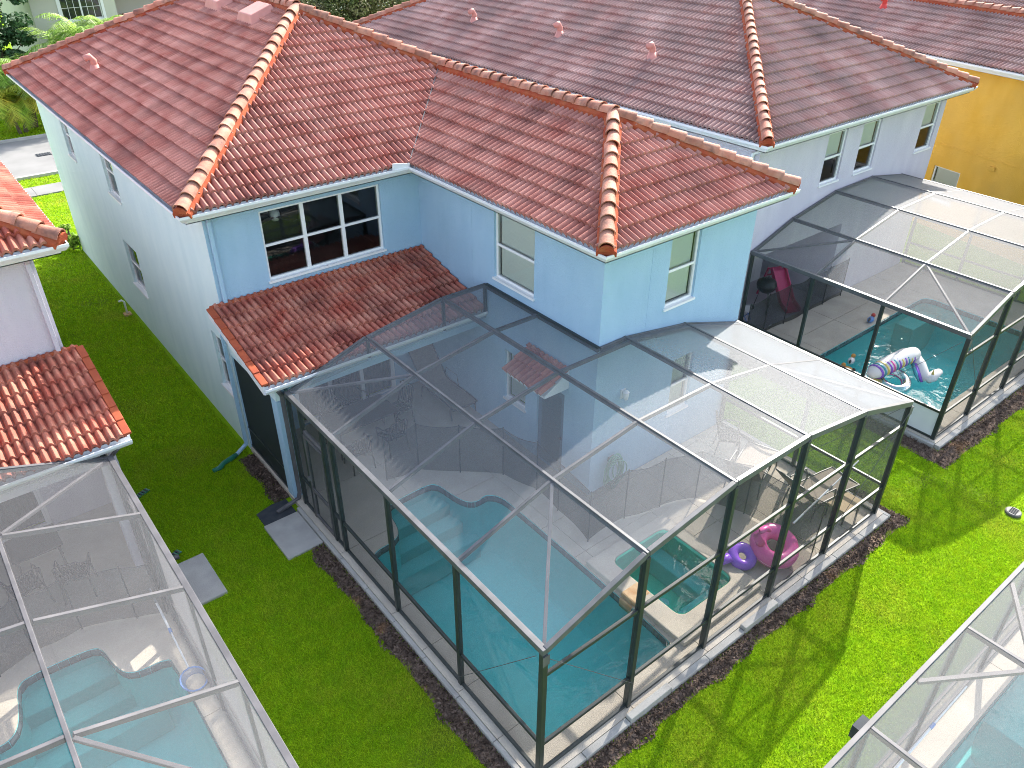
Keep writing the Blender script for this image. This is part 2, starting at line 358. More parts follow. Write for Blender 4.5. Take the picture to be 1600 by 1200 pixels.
def roof_tiles(root, poly, tiles, m, mirror, off=0., voff=-.045):
    """lay courses on a convex roof plane; poly[0] -> poly[1] is the eave, counterclockwise from above"""
    P = [Vector(p) for p in poly]
    if mirror: P = [Vector((-p.x, p.y, p.z)) for p in P]; P = [P[1], P[0]] + P[2:][::-1]
    u = (P[1] - P[0]).normalized(); n = (P[1] - P[0]).cross(P[-1] - P[0]).normalized(); v = n.cross(u)
    q = [((p - P[0]).dot(u), (p - P[0]).dot(v)) for p in P]; k = len(q); edges = []
    for i in range(1, k):
        a, b = q[i], q[(i + 1) % k]; dx, dy = b[0] - a[0], b[1] - a[1]; l = math.hypot(dx, dy); edges.append((a[0], a[1], -dy / l, dx / l))
    vmax = max(c[1] for c in q); umin = min(c[0] for c in q); umax = max(c[0] for c in q)
    M0 = Matrix(((u.x, v.x, n.x, P[0].x), (u.y, v.y, n.y, P[0].y), (u.z, v.z, n.z, P[0].z), (0, 0, 0, 1)))
    c = 0
    while True:
        vb = voff + c * TE
        if vb > vmax - .06: break
        a = umin + off - TW
        while a < umax:
            cor = [(a, vb), (a + TW, vb), (a + TW, vb + TE), (a, vb + TE)]
            ds = [min((x - e[0]) * e[2] + (y - e[1]) * e[3] for e in edges) for x, y in cor]
            if max(ds) > .02:
                jig = random.uniform(-.006, .006); jh = random.uniform(-.003, .003)
                if min(ds) >= 0: fc = None
                else:
                    fc = []
                    for f in TF:
                        g = clip2([(x + a, y + vb, h) for x, y, h in f], edges)
                        if g: fc.append([(x - a, y - vb, h) for x, y, h in g])
                    if not fc: a += TW; continue
                M = M0 @ Matrix.Translation((a, vb + jig, jh)); tiles.append((M, fc, m, n))
            a += TW
        c += 1
def place_tiles(root, roof, tiles, limit, extra=()):
    """the tiles that show largest become objects, the rest one joined part"""
    bpy.context.view_layer.update(); MW = root.matrix_world; sc = []
    for i, (M, fc, m, n) in enumerate(tiles):
        p = MW @ (M @ Vector((TW / 2, TE / 2, .05))); d = p - CAMP; nn = (MW.to_3x3() @ n)
        s = max(0, -nn.dot(d.normalized())) / d.length_squared if inframe(p) else 0
        sc.append((s, i))
    sc.sort(reverse=True); single = {i for s, i in sc[:limit] if s > 2e-4}
    rest = {}
    for i, (M, fc, m, n) in enumerate(tiles):
        own = roof[i] if isinstance(roof, list) else roof
        if i in single:
            if fc is None:
                if m.name not in TILEMESH: TILEMESH[m.name] = mesh_of('roof_tile', TF, m)
                me = TILEMESH[m.name]
            else: me = mesh_of('cut_roof_tile', fc, m)
            o = bpy.data.objects.new('roof_tile', me); COL.objects.link(o); o.parent = own; o.matrix_local = M
        else: rest.setdefault((own, m), []).append((M, fc))
    for (own, m), L in rest.items():
        vs = []; fs = []
        for M, fc in L:
            for f in (fc or TF):
                o = len(vs); vs += [tuple(M @ Vector(p)) for p in f]; fs.append(tuple(range(o, o + len(f))))
        me = bpy.data.meshes.new('roof_tiles'); me.from_pydata(vs, [], fs); me.materials.append(m)
        bm = bmesh.new(); bm.from_mesh(me); bmesh.ops.remove_doubles(bm, verts=bm.verts, dist=2e-4); bm.to_mesh(me); bm.free()
        me.polygons.foreach_set('use_smooth', [True] * len(me.polygons))
        try: me.set_sharp_from_angle(angle=R(38))
        except Exception: pass
        o = bpy.data.objects.new('roof_tiles', me); COL.objects.link(o); o.parent = own; o['kind'] = 'stuff'
CAPMESH = None
def cap_mesh():
    global CAPMESH
    if CAPMESH: return CAPMESH
    F = []; n = 8; r0, r1, L0 = .135, .108, .42
    def pt(r, k, y, lift): a = math.pi * k / n; return (r * math.cos(a), y, r * 1.05 * math.sin(a) + lift)
    for k in range(n):
        F.append([pt(r0, k, 0, .03), pt(r0, k + 1, 0, .03), pt(r1, k + 1, L0, 0), pt(r1, k, L0, 0)][::-1])
        F.append([pt(r0, k, 0, .03), pt(r0, k + 1, 0, .03), pt(r0 - .022, k + 1, .004, .03), pt(r0 - .022, k, .004, .03)])
    CAPMESH = mesh_of('ridge_cap', F, CAP); return CAPMESH
def caps(root, roof, a, b, mirror, plug=True):
    """ridge or hip line from its low end a to its high end b: mortar bed and lapped cap tiles"""
    a, b = Vector(a), Vector(b)
    if mirror: a.x *= -1; b.x *= -1
    d = b - a; L = d.length; y = d.normalized(); x = y.cross(Vector((0, 0, 1))).normalized(); z = x.cross(y)
    mb = MB(); lo = a + z * .02 - y * .06; w0, w1, h = .165, .10, .095
    for s0, s1 in ((0, L + .1),):
        q = [lo + y * s + x * sx + z * hz for s in (s0, s1) for sx, hz in ((-w0, -.06), (w0, -.06), (w0, .03), (w1, h), (-w1, h), (-w0, .03))]
        mb.add(q, [tuple(range(6))[::-1], tuple(range(6, 12))] + [(i, (i + 1) % 6, 6 + (i + 1) % 6, 6 + i) for i in range(6)])
    if plug:
        ring = [lo + y * (.0) + x * (.125 * math.cos(math.pi * k / 8)) + z * (.06 + .125 * math.sin(math.pi * k / 8)) for k in range(9)]
        tip = [p - y * .03 for p in ring]
        mb.add(ring + tip, [(k, k + 1, 10 + k, 9 + k) for k in range(8)] + [tuple(range(9, 18))])
    sv = MIR.get(roof); MIR[roof] = False; mb.build('ridge_mortar', MORT, roof); MIR[roof] = sv
    n = max(1, round((L + .02) / .34)); e = (L + .02) / n
    for i in range(n):
        p = lo + y * (i * e) + z * .075 + x * random.uniform(-.008, .008)
        M = Matrix(((x.x, y.x, z.x, p.x), (x.y, y.y, z.y, p.y), (x.z, y.z, z.z, p.z), (0, 0, 0, 1)))
        o = bpy.data.objects.new('ridge_cap', cap_mesh()); COL.objects.link(o); o.parent = roof; o.matrix_local = M @ Matrix.Rotation(random.gauss(0, .03), 4, 'Z') @ Matrix.Rotation(random.gauss(0, .012), 4, 'X')

# ------------------------------------------------------------------ walls and windows
def wall(root, m, p0, p1, z0, z1, holes=(), depth=.14, name='wall'):
    """outside face to the right of p0 -> p1; holes are (u0, u1, z0, z1) with reveals going inwards"""
    p0, p1 = Vector((*p0, 0)), Vector((*p1, 0)); u = (p1 - p0).normalized(); L = (p1 - p0).length; inn = Vector((-u.y, u.x, 0))
    us = sorted({0, L, *[h[0] for h in holes], *[h[1] for h in holes]}); zs = sorted({z0, z1, *[h[2] for h in holes], *[h[3] for h in holes]})
    mb = MB(); P = lambda a, z, dd=0: p0 + u * a + inn * dd + Vector((0, 0, z))
    for a0, a1 in zip(us, us[1:]):
        for b0, b1 in zip(zs, zs[1:]):
            ca, cb = (a0 + a1) / 2, (b0 + b1) / 2
            if any(h[0] < ca < h[1] and h[2] < cb < h[3] for h in holes): continue
            mb.quad(P(a0, b0), P(a1, b0), P(a1, b1), P(a0, b1))
    for a0, a1, b0, b1 in holes:
        mb.quad(P(a0, b0), P(a0, b0, depth), P(a1, b0, depth), P(a1, b0)); mb.quad(P(a0, b1), P(a1, b1), P(a1, b1, depth), P(a0, b1, depth))
        mb.quad(P(a0, b0), P(a0, b1), P(a0, b1, depth), P(a0, b0, depth)); mb.quad(P(a1, b0), P(a1, b0, depth), P(a1, b1, depth), P(a1, b1))
    return mb.build(name, m, root)
def window(root, p0, p1, z0, z1, cols=1, blind='both', rec=.05, sill=True, sash=True, split=.5):
    """framed sash window in a wall opening; p0 -> p1 along the wall with the outside to the right"""
    p0, p1 = Vector((*p0, 0)), Vector((*p1, 0)); u = (p1 - p0).normalized(); L = (p1 - p0).length; inn = Vector((-u.y, u.x, 0))
    P = lambda a, z, dd: p0 + u * a + inn * dd + Vector((0, 0, z))
    fw = .05; mb = MB(); zm = z0 + (z1 - z0) * split
    def slab(mb, a0, a1, b0, b1, d0, d1):
        q = [P(a0, b0, d0), P(a1, b0, d0), P(a1, b1, d0), P(a0, b1, d0), P(a0, b0, d1), P(a1, b0, d1), P(a1, b1, d1), P(a0, b1, d1)]
        mb.add(q, [(0, 1, 2, 3), (7, 6, 5, 4), (0, 4, 5, 1), (1, 5, 6, 2), (2, 6, 7, 3), (3, 7, 4, 0)])
    e = .002
    slab(mb, e, fw, z0 + e, z1 - e, rec, rec + .07); slab(mb, L - fw, L - e, z0 + e, z1 - e, rec, rec + .07)
    slab(mb, fw, L - fw, z0 + e, z0 + fw, rec + .001, rec + .07); slab(mb, fw, L - fw, z1 - fw, z1 - e, rec + .001, rec + .07)
    cw = (L - 2 * fw) / cols
    for c in range(1, cols): slab(mb, fw + c * cw - .04, fw + c * cw + .04, z0 + fw, z1 - fw, rec - .004, rec + .066)
    fr = mb.build('window', WFR, root)
    for c in range(cols):
        a0, a1 = fw + c * cw + (.04 if c else 0), fw + (c + 1) * cw - (.04 if c < cols - 1 else 0)
        if sash:
            m2 = MB(); slab(m2, a0, a1, zm - .025, zm + .025, rec - .002, rec + .05); m2.build('meeting_rail', WFR, fr)
            MB().quad(P(a0, z0 + fw, rec + .035), P(a1, z0 + fw, rec + .035), P(a1, zm - .025, rec + .035), P(a0, zm - .025, rec + .035)).build('pane', GLASS, fr)
            MB().quad(P(a0, zm + .025, rec + .022), P(a1, zm + .025, rec + .022), P(a1, z1 - fw, rec + .022), P(a0, z1 - fw, rec + .022)).build('pane', GLASS, fr)
        else: MB().quad(P(a0, z0 + fw, rec + .03), P(a1, z0 + fw, rec + .03), P(a1, z1 - fw, rec + .03), P(a0, z1 - fw, rec + .03)).build('pane', GLASS, fr)
        if blind and blind != 'room':
            m3 = MB(); lo = z0 + fw if blind == 'both' else zm + .02 if blind == 'upper' else z0 + (z1 - z0) * .42
            z = z1 - fw - .01; k = 0
            while z > lo + .02:
                sg = .012 * math.sin(k * .9 + L * 7) if blind == 'sag' and z < zm + .25 else 0
                m3.quad(P(a0 + .01, z - .027 + sg, rec + .085), P(a1 - .01, z - .027 - sg, rec + .085), P(a1 - .01, z - sg, rec + .102), P(a0 + .01, z + sg, rec + .102)); z -= .027; k += 1
            m3.build('blind', BLIND, fr)
    if blind != 'room':
        m5 = MB(); slab(m5, -.1, L + .1, z0 - .1, z1 + .1, .55, .6); m5.build('room_backing', DARKIN, fr)
    if sill:
        m4 = MB(); slab(m4, -.03, L + .03, z0 - .045, z0 + .004, -.035, rec - .001); m4.build('sill', WFR, fr)
    return fr
def gutter(root, path, closed=False, w=.13, name='gutter', m=None):
    """open K-style gutter hung along an eave; its outer lip to the right of the path"""
    pr = [(.0, .0), (.0, -.12), (.075, -.12), (w, -.045), (w, .0), (w - .022, .0), (w - .022, -.012), (w - .006, -.012), (w - .006, -.042), (.072, -.112), (.008, -.112), (.008, .0)]
    return MB().sweep(pr, path, closed).build(name, m or WHT, root)
def downspout(root, pts, m, w=.075):
    mb = MB()
    for a, b in zip(pts, pts[1:]): mb.bar(a, b, w, w * .75, e=.02)
    return mb.build('downspout', m, root, bevel=.01)

ZT, PIT, OV, ZS = 5.66, .488, .39, 5.45
def hip_roof(root, x0, y0, x1, y1, mirror, m, tiles, roofs, zt=ZT, cap=True):
    """simple hip roof over a rectangle, ridge along the longer side"""
    X0, Y0, X1, Y1 = x0 - OV, y0 - OV, x1 + OV, y1 + OV; H = min(X1 - X0, Y1 - Y0) / 2; zr = zt + PIT * H
    if Y1 - Y0 >= X1 - X0: A, B = ((X0 + X1) / 2, Y0 + H, zr), ((X0 + X1) / 2, Y1 - H, zr)
    else: A, B = (X0 + H, (Y0 + Y1) / 2, zr), (X1 - H, (Y0 + Y1) / 2, zr)
    a, b, c, d = (X0, Y0, zt), (X1, Y0, zt), (X1, Y1, zt), (X0, Y1, zt)
    if Y1 - Y0 >= X1 - X0: planes = [[a, b, A], [b, c, B, A], [c, d, B], [d, a, A, B]]; hips = [(a, A), (b, A), (c, B), (d, B)]
    else: planes = [[a, b, B, A], [b, c, B], [c, d, A, B], [d, a, A]]; hips = [(a, A), (b, B), (c, B), (d, A)]
    mb = MB()
    for p in planes: mb.quad(*p)
    roof = mb.build('roof', DECKR, root)
    for p in planes:
        n0 = len(tiles); roof_tiles(root, p, tiles, m, mirror, off=random.uniform(0, TW)); roofs += [roof] * (len(tiles) - n0)
    if cap:
        for p, q in hips: caps(root, roof, p, q, mirror)
        if (Vector(A) - Vector(B)).length > .3: caps(root, roof, A, B, mirror, False)
    gutter(root, [(X0, Y0, zt - .01), (X1, Y0, zt - .01), (X1, Y1, zt - .01), (X0, Y1, zt - .01)], True)
    fa = MB().sweep([(0, 0), (0, -.19), (-.025, -.19), (-.025, 0)], [(X0, Y0, zt - .005), (X1, Y0, zt - .005), (X1, Y1, zt - .005), (X0, Y1, zt - .005)], True); fa.build('fascia', WHT, root)
    MB().plate([(X0, Y0), (X1, Y0), (X1, Y1), (X0, Y1)], [[(x0 + .02, y0 + .02), (x1 - .02, y0 + .02), (x1 - .02, y1 - .02), (x0 + .02, y1 - .02)]], zt - .195, zt - .18).build('soffit', WHT, root)
    return roof

# ------------------------------------------------------------------ ground
def struct(name, mb, m, **k): return mb.build(name, m, kind='structure', **k)
rect = lambda a, b, c, d: [(a, b), (c, b), (c, d), (a, d)]
struct('lawn', MB().plate(rect(-600, -600, 600, 600), [rect(.3, -9.6, 5.5, -3.3), rect(-8.32, -9.6, -3.12, -3.3), rect(12.7, -8.9, 19.1, -5.2), rect(2, -17.2, 14.2, -12.9)], -.2, 0), LAWN)
struct('street', MB().box(-200, 23.4, -.1, 200, 29.6, .012), STREET)
struct('kerb', MB().box(-200, 29.6, -.1, 200, 29.78, .12).box(-200, 23.22, -.1, 200, 23.4, .12), CONC)
wk = MB()
for i in range(-12, 20): wk.box(i * 1.5 + .006, 20.7, -.1, i * 1.5 + 1.494, 21.9, .05)
struct('sidewalk', wk, STREET)
sd = MB().box(1.15, 26.3, .013, 1.75, 26.75, .03)
for k in range(5): sd.box(1.2 + k * .11, 26.33, .03, 1.25 + k * .11, 26.72, .045)
tag(sd.build('storm_drain', MATD), 'dark iron drain grate set in the pale street', 'drain')
dw = MB().box(4.6, 14.3, -.1, 8.6, 20.68, .03); struct('driveway', dw, STREET)

# ------------------------------------------------------------------ house with a rear wing (blue house and its mirrored twin)
def wing_house(label, loc, mirror, m, tm, gable_m, side_m=None):
    root = thing('house', label, 'house', loc, 0, mirror); Wd, YL, YP, xi = 8.86, 14.13, -5.78, 4.71; o = OV
    # walls (outside to the right of the direction of travel)
    hb = [(1.08, 3.75, 3.79, 5.25), (1.18, 3.74, .12, 2.32)]
    wall(root, m, (0, 0), (xi, 0), 0, ZS, hb)
    hl = [(YL - 11.2, YL - 10.4, 3.92, 5.08), (YL - 7.2, YL - 6.2, 3.9, 5.1), (YL - 7.27, YL - 6.12, 1.35, 2.62), (YL - 1.02, YL - .16, 1.25, 2.6)]
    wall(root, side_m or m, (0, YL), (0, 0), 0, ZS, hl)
    hp = [(2.71, 3.95, 3.84, 5.27), (3.05, 3.75, 1.1, 2.3), (4.12, 4.95, .11, 2.12)]
    wall(root, m, (xi, 0), (xi, YP), 0, ZS, hp)
    hr = [(6.4 - xi, 7.22 - xi, 3.82, 5.27), (6.9 - xi, 7.52 - xi, 1.15, 2.5)]
    wall(root, m, (xi, YP), (Wd, YP), 0, ZS, hr)
    wall(root, m, (Wd, YP), (Wd, YL), 0, ZS); wall(root, m, (Wd, YL), (0, YL), 0, ZS)
    window(root, (1.08, 0), (3.75, 0), 3.79, 5.25, 3, 'room')
    for (y0, y1, z0, z1), bl in (((11.2, 10.4, 3.92, 5.08), 'upper'), ((7.2, 6.2, 3.9, 5.1), 'upper'), ((7.27, 6.12, 1.35, 2.62), None), ((1.02, .16, 1.25, 2.6), None)):
        window(root, (0, y0), (0, y1), z0, z1, 1, bl, rec=.07)
    window(root, (xi, -2.71), (xi, -3.95), 3.84, 5.27, 1, 'both'); window(root, (xi, -3.05), (xi, -3.75), 1.1, 2.3, 1, 'both')
    window(root, (6.4, YP), (7.22, YP), 3.82, 5.27, 1, 'both'); window(root, (6.9, YP), (7.52, YP), 1.15, 2.5, 1, 'both')
    # sliding glass doors under the porch roof
    sl = MB(); x0, x1, z0, z1 = 1.182, 3.738, .122, 2.318
    sl.box(x0, .03, z0, x0 + .05, .1, z1).box(x1 - .05, .03, z0, x1, .1, z1).box(x0 + .05, .032, z1 - .06, x1 - .05, .1, z1).box(x0 + .05, .032, z0, x1 - .05, .1, z0 + .05)
    sd_ = sl.build('sliding_door', WFR, root)
    for k in range(3):
        a = x0 + .05 + k * .818; b = a + .818
        MB().box(a + .002, .04, z0 + .05, a + .045, .085, z1 - .06).box(b - .045, .04, z0 + .05, b - .002, .085, z1 - .06).build('stile', WFR, sd_)
        MB().quad((a + .045, .06, z0 + .05), (b - .045, .06, z0 + .05), (b - .045, .06, z1 - .06), (a + .045, .06, z1 - .06)).build('pane', GLASS, sd_)
    cu = MB(); n = 60
    for i in range(n):
        a, b = x0 + (x1 - x0) * i / n, x0 + (x1 - x0) * (i + 1) / n; y0_, y1_ = .2 + .03 * (i % 2), .2 + .03 * ((i + 1) % 2)
        cu.quad((a, y0_, z0), (b, y1_, z0), (b, y1_, z1), (a, y0_, z1))
    cu.build('curtain', CURT, sd_)
    # back door with a small tiled hood
    dr = MB().box(xi + .05, -4.95 + .002, .112, xi + .1, -4.12 - .002, 2.118).build('door', DOORM, root)
    MB().quad((xi + .045, -4.83, .35), (xi + .045, -4.83, 1.95), (xi + .045, -4.24, 1.95), (xi + .045, -4.24, .35)).build('pane', GLASS, dr)
    MB().ball((xi + .02, -4.86, 1.0), .03).build('handle', IRON, dr, True)
    tiles, roofs = [], []
    hy0, hy1, ht, hbz, hd = -5.06, -3.88, 2.76, 2.44, .62
    hd_ = MB().box(xi - hd, hy0, hbz - .1, xi - .002, hy1, hbz - .055)
    hd_.quad((xi - hd - .03, hy1, hbz), (xi - hd - .03, hy0, hbz), (xi - .002, hy0, ht), (xi - .002, hy1, ht))
    for y in (hy0 + .02, hy1 - .02):
        hd_.add([(xi - hd, y - .02, hbz - .054), (xi - .002, y - .02, hbz - .054), (xi - .002, y - .02, ht - .01), (xi - hd, y + .02, hbz - .054), (xi - .002, y + .02, hbz - .054), (xi - .002, y + .02, ht - .01)],
                [(0, 1, 2), (5, 4, 3), (0, 3, 4, 1), (1, 4, 5, 2), (2, 5, 3, 0)])
    hood = hd_.build('door_hood', WHT, root)
    n0 = len(tiles); roof_tiles(root, [(xi - hd - .03, hy1, hbz), (xi - hd - .03, hy0, hbz), (xi - .004, hy0, ht), (xi - .004, hy1, ht)], tiles, TILEP, mirror, off=.1); roofs += [hood] * (len(tiles) - n0)
    # porch roof along the rear wall
    px0, px1, py, zt0, zb0 = -.26, 4.70, -2.36, 3.56, 2.97
    pr = MB(); pr.quad((px0, py, zb0), (px1, py, zb0), (px1, -.002, zt0), (px0, -.002, zt0))
    pr.quad((px0 + .03, py + .03, zb0 - .12), (px0 + .03, -.002, zt0 - .12), (px1, -.002, zt0 - .12), (px1, py + .03, zb0 - .12))
    porch = pr.build('porch_roof', DECKR, root)
    bg_ = MB()
    for x in (px0 + .015,):
        bg_.add([(x - .02, py, zb0 - .16), (x + .02, py, zb0 - .16), (x + .02, py, zb0 + .01), (x - .02, py, zb0 + .01), (x - .02, -.003, zt0 - .16), (x + .02, -.003, zt0 - .16), (x + .02, -.003, zt0 + .01), (x - .02, -.003, zt0 + .01)],
                [(0, 1, 2, 3), (7, 6, 5, 4), (0, 4, 5, 1), (1, 5, 6, 2), (2, 6, 7, 3), (3, 7, 4, 0)])
    bg_.box(px0 + .036, py, zb0 - .16, px1, py + .025, zb0 + .0).build('fascia', WHT, porch)
    gutter(root, [(px0, py, zb0 - .005), (px1, py, zb0 - .005)], name='porch_gutter')
    n0 = len(tiles); roof_tiles(root, [(px0 + .09, py, zb0), (px1, py, zb0), (px1, -.004, zt0), (px0 + .09, -.004, zt0)], tiles, TILEP, mirror, off=.0); roofs += [porch] * (len(tiles) - n0)
    sl_ = Vector((0, -py, zt0 - zb0)).normalized()
    for k in range(7):                                    # rake tiles down the open end, mortar strip along the wall
        a = Vector((px0 + .03, py - .06, zb0 + .02)) + sl_ * (k * .345); b = a + sl_ * .36
        MB().bar(a + Vector((0, 0, .055)), b + Vector((0, 0, .03)), .13, .05).build('rake_tile', RAKE, porch, bevel=.012)
    hcorner = MB().box(px0 + .04, -.09, zt0 + .01, px1 - .01, -.004, zt0 + .085); hcorner.build('wall_flashing', RAKE, porch, bevel=.02)
    gb = MB()                                             # stucco gable under the porch roof, corner column, beam
    gb.add([(.0, -2.16, 2.45), (.0, -.003, 2.45), (.0, -.003, zt0 - .17), (.0, -2.16, zb0 - .1), (.12, -2.16, 2.45), (.12, -.003, 2.45), (.12, -.003, zt0 - .17), (.12, -2.16, zb0 - .1)],
           [(3, 2, 1, 0), (4, 5, 6, 7), (0, 1, 5, 4), (1, 2, 6, 5), (2, 3, 7, 6), (3, 0, 4, 7)])
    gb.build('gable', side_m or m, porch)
    MB().box(-.003, -2.18, 0, .27, -1.9, 2.448).build('column', m, root); MB().box(.273, -2.16, 2.47, xi - .003, -1.92, zb0 - .125).build('beam', m, root)
    MB().box(.02, -1.898, .62, .05, -.004, .66).box(.02, -1.9, .12, .05, -.004, .17).build('screen_rail', BRONZE, root)
    MB().quad((.035, -1.898, .17), (.035, -.004, .17), (.035, -.004, 2.448), (.035, -1.898, 2.448)).build('porch_screen', SCRP, root)
    # main roof
    H = (Wd + 2 * o) / 2; zr = ZT + PIT * H; Ap = (Wd / 2, -o + H, zr); Ap2 = (Wd / 2, YL + o - H, zr)
    h = (Wd - xi) / 2 + o; zm = ZT + PIT * h; xm = (xi + Wd) / 2; V = (xm, -o + h, zm); Rr = (xm, YP - o + h, zm)
    e = lambda x, y: (x, y, ZT)
    planes = [[e(-o, -o), e(xi - o, -o), V, Ap], [e(-o, YL + o), e(-o, -o), Ap, Ap2], [e(Wd + o, YP - o), e(Wd + o, -o + h), V, Rr],
              [e(Wd + o, -o + h), e(Wd + o, YL + o), Ap2, Ap, V], [e(xi - o, -o), e(xi - o, YP - o), Rr, V], [e(xi - o, YP - o), e(Wd + o, YP - o), Rr], [e(Wd + o, YL + o), e(-o, YL + o), Ap2]]
    mb = MB()
    for p in planes: mb.quad(*p)
    roof = mb.build('roof', DECKR, root)
    for p in planes:
        n0 = len(tiles); roof_tiles(root, p, tiles, tm, mirror, off=random.uniform(0, TW)); roofs += [roof] * (len(tiles) - n0)
    for a, b, pl in ((e(-o, -o), Ap, 1), (e(-o, YL + o), Ap2, 1), (e(Wd + o, YL + o), Ap2, 1), (V, Ap, 0), (e(xi - o, YP - o), Rr, 1), (e(Wd + o, YP - o), Rr, 1), (Rr, V, 0), (Ap, Ap2, 0)):
        caps(root, roof, a, b, mirror, bool(pl))
    vl = MB(); a, b = Vector(e(xi - o, -o)), Vector(V)
    vl.bar(a + Vector((0, 0, .115)), b + Vector((0, 0, .11)), .018, .02); vl.build('valley_flashing', GREYAL, roof)
    loop = [(-o, -o, ZT - .01), (xi - o, -o, ZT - .01), (xi - o, YP - o, ZT - .01), (Wd + o, YP - o, ZT - .01), (Wd + o, YL + o, ZT - .01), (-o, YL + o, ZT - .01)]
    gutter(root, loop, True)
    MB().sweep([(0, .004), (0, -.185), (-.025, -.185), (-.025, .004)], loop, True).build('fascia', WHT, root)
    MB().plate([(x, y) for x, y, z in loop], [[(.02, .02), (xi + .02, .02), (xi + .02, YP + .02), (Wd - .02, YP + .02), (Wd - .02, YL - .02), (.02, YL - .02)]], ZT - .195, ZT - .18).build('soffit', WHT, root)
    MB().bar((xi - o - .1, -o - .1, ZT + .0), (xi - o - .1, -o + .35, ZT + .06), .02, .12).bar((xi - o - .1, -o - .1, ZT + .0), (xi - o - .5, -o - .1, ZT + .06), .02, .12).build('splash_guard', WHT, root)
    place_tiles(root, roofs, tiles, 300)
    jt = MB().box(.004, -.004, 2.86, xi - .02, 0, 2.872).box(xi - .004, YP + .01, 2.86, xi, -.01, 2.872).box(xi + .02, YP - .004, 2.86, Wd - .02, YP, 2.872)
    jt.box(xi - .004, -1.96, 2.9, xi, -1.95, ZS - .02).box(xi + 1.2, YP - .004, 2.9, xi + 1.21, YP, ZS - .02).build('control_joint', m, root)
    downspout(root, [(.1, -.3, ZT - .13), (.1, -.06, ZT - .35), (.1, -.06, 3.66)], m)
    downspout(root, [(-.06, .1, 2.9), (-.06, .1, .16), (-.32, .02, .05)], m)
    downspout(root, [(-.02, -2.42, 2.84), (.1, -2.23, 2.6), (.1, -2.23, .25), (.06, -2.24, .12), (-.42, -2.28, .045)], GREYAL)
    return root, roof
hA, roofA = wing_house('light blue two storey house with red hip roof and a tiled porch roof', (0, 0, 0), False, BLUE, TILE, BLUE, BLUELIT)
hD, roofD = wing_house('pale lavender house cut off by the left edge with a small porch roof', (-2.82, 0, 0), True, LAV, TILEP, LAV)
def box_vent(roof, x, y, L_=.95):
    z = ZT + PIT * (x + OV) + .06; mb = MB(); c = .15
    mb.add([(x - .3, y - L_ / 2, z - .14), (x + .35, y - L_ / 2, z + .17), (x + .35, y + L_ / 2, z + .17), (x - .3, y + L_ / 2, z - .14),
            (x - .24, y - L_ / 2 + .1, z + .1), (x + .3, y - L_ / 2 + .1, z + .3), (x + .3, y + L_ / 2 - .1, z + .3), (x - .24, y + L_ / 2 - .1, z + .1)],
           [(3, 2, 1, 0), (4, 5, 6, 7), (0, 1, 5, 4), (1, 2, 6, 5), (2, 3, 7, 6), (3, 0, 4, 7)])
    mb.build('roof_vent', VENT, roof, bevel=.02)
def pipe_vent(roof, x, y, m, z0=None):
    z = ZT + PIT * (x + OV) if z0 is None else z0; mb = MB()
    mb.tube([(x, y, z - .05), (x, y, z + .3), (x - .07, y, z + .4), (x - .2, y, z + .36)], .085, 8).lathe([(.17, .02), (.09, .2), (.085, .2)], (x, y, z), 8)
    mb.build('vent_pipe', m, roof, True)
box_vent(roofA, 4.0, 8.0); box_vent(roofA, 3.9, 5.65); pipe_vent(roofA, .92, 9.5, VENT)
def wall_lamp(root, x, y, z, m, dx=0, dy=-1):
    mb = MB().box(x - .06, y - .03, z - .1, x + .06, y - .003, z + .1); b = mb.build('wall_lamp', m, root)
    MB().lathe([(.02, .1), (.06, .07), (.05, -.08), (.03, -.1), (.01, -.1)], (x, y - .1, z), 8).build('lamp_shade', GLASS if m is BLACK else WFR, b, True)
    MB().lathe([(.0, .13), (.07, .075), (.07, .07), (.0, .11)], (x, y - .1, z), 8).build('lamp_cap', m, b)
wall_lamp(hA, 5.45, -5.78, 2.3, WFR)
wl = MB().box(4.675, -.3, 1.9, 4.707, -.2, 2.12).build('wall_lamp', BLACK, hA); MB().lathe([(.02, .16), (.08, .1), (.06, -.12), (.01, -.14)], (4.58, -.25, 2.0), 8).build('lamp_shade', BLACK, wl, True)

# ------------------------------------------------------------------ neighbour to the right
def simple_house(label, loc, rz, Wd, Ln, m, tm, rear=(), left=(), limit=300, opening=None, mirror=False, rear_b='upper', left_b='both'):
    root = thing('house', label, 'house', loc, rz, mirror)
    holes = list(rear) + ([opening] if opening else [])
    wall(root, m, (0, 0), (Wd, 0), 0, ZS, holes, depth=.2 if opening else .14); wall(root, m, (0, Ln), (0, 0), 0, ZS, [(Ln - b, Ln - a, c, d) for a, b, c, d in left])
    wall(root, m, (Wd, 0), (Wd, Ln), 0, ZS); wall(root, m, (Wd, Ln), (0, Ln), 0, ZS)
    for a, b, c, d in rear: window(root, (a, 0), (b, 0), c, d, 1, rear_b)
    for a, b, c, d in left: window(root, (0, b), (0, a), c, d, 1, left_b)
    tiles, roofs = [], []
    roof = hip_roof(root, 0, 0, Wd, Ln, mirror, tm, tiles, roofs)
    place_tiles(root, roofs, tiles, limit)
    return root, roof
hB, roofB = simple_house('white lavender house with greyed tile roof behind the cage holding the animal float', (11.75, -3.68, 0), 0, 8.86, 18.4, LAV, TILE2,
                         [(2.86, 3.72, 3.93, 5.27), (4.46, 5.36, 3.93, 5.27), (7.68, 8.58, 3.93, 5.27)], [(9, 9.9, 3.93, 5.2)], 300, (.35, 4.55, .11, 2.5), rear_b='sag')
lan = MB().quad((.35, .19, .112), (4.55, .19, .112), (4.55, 3.2, .112), (.35, 3.2, .112)).quad((.35, 3.2, .1), (4.55, 3.2, .1), (4.55, 3.2, 2.5), (.35, 3.2, 2.5))
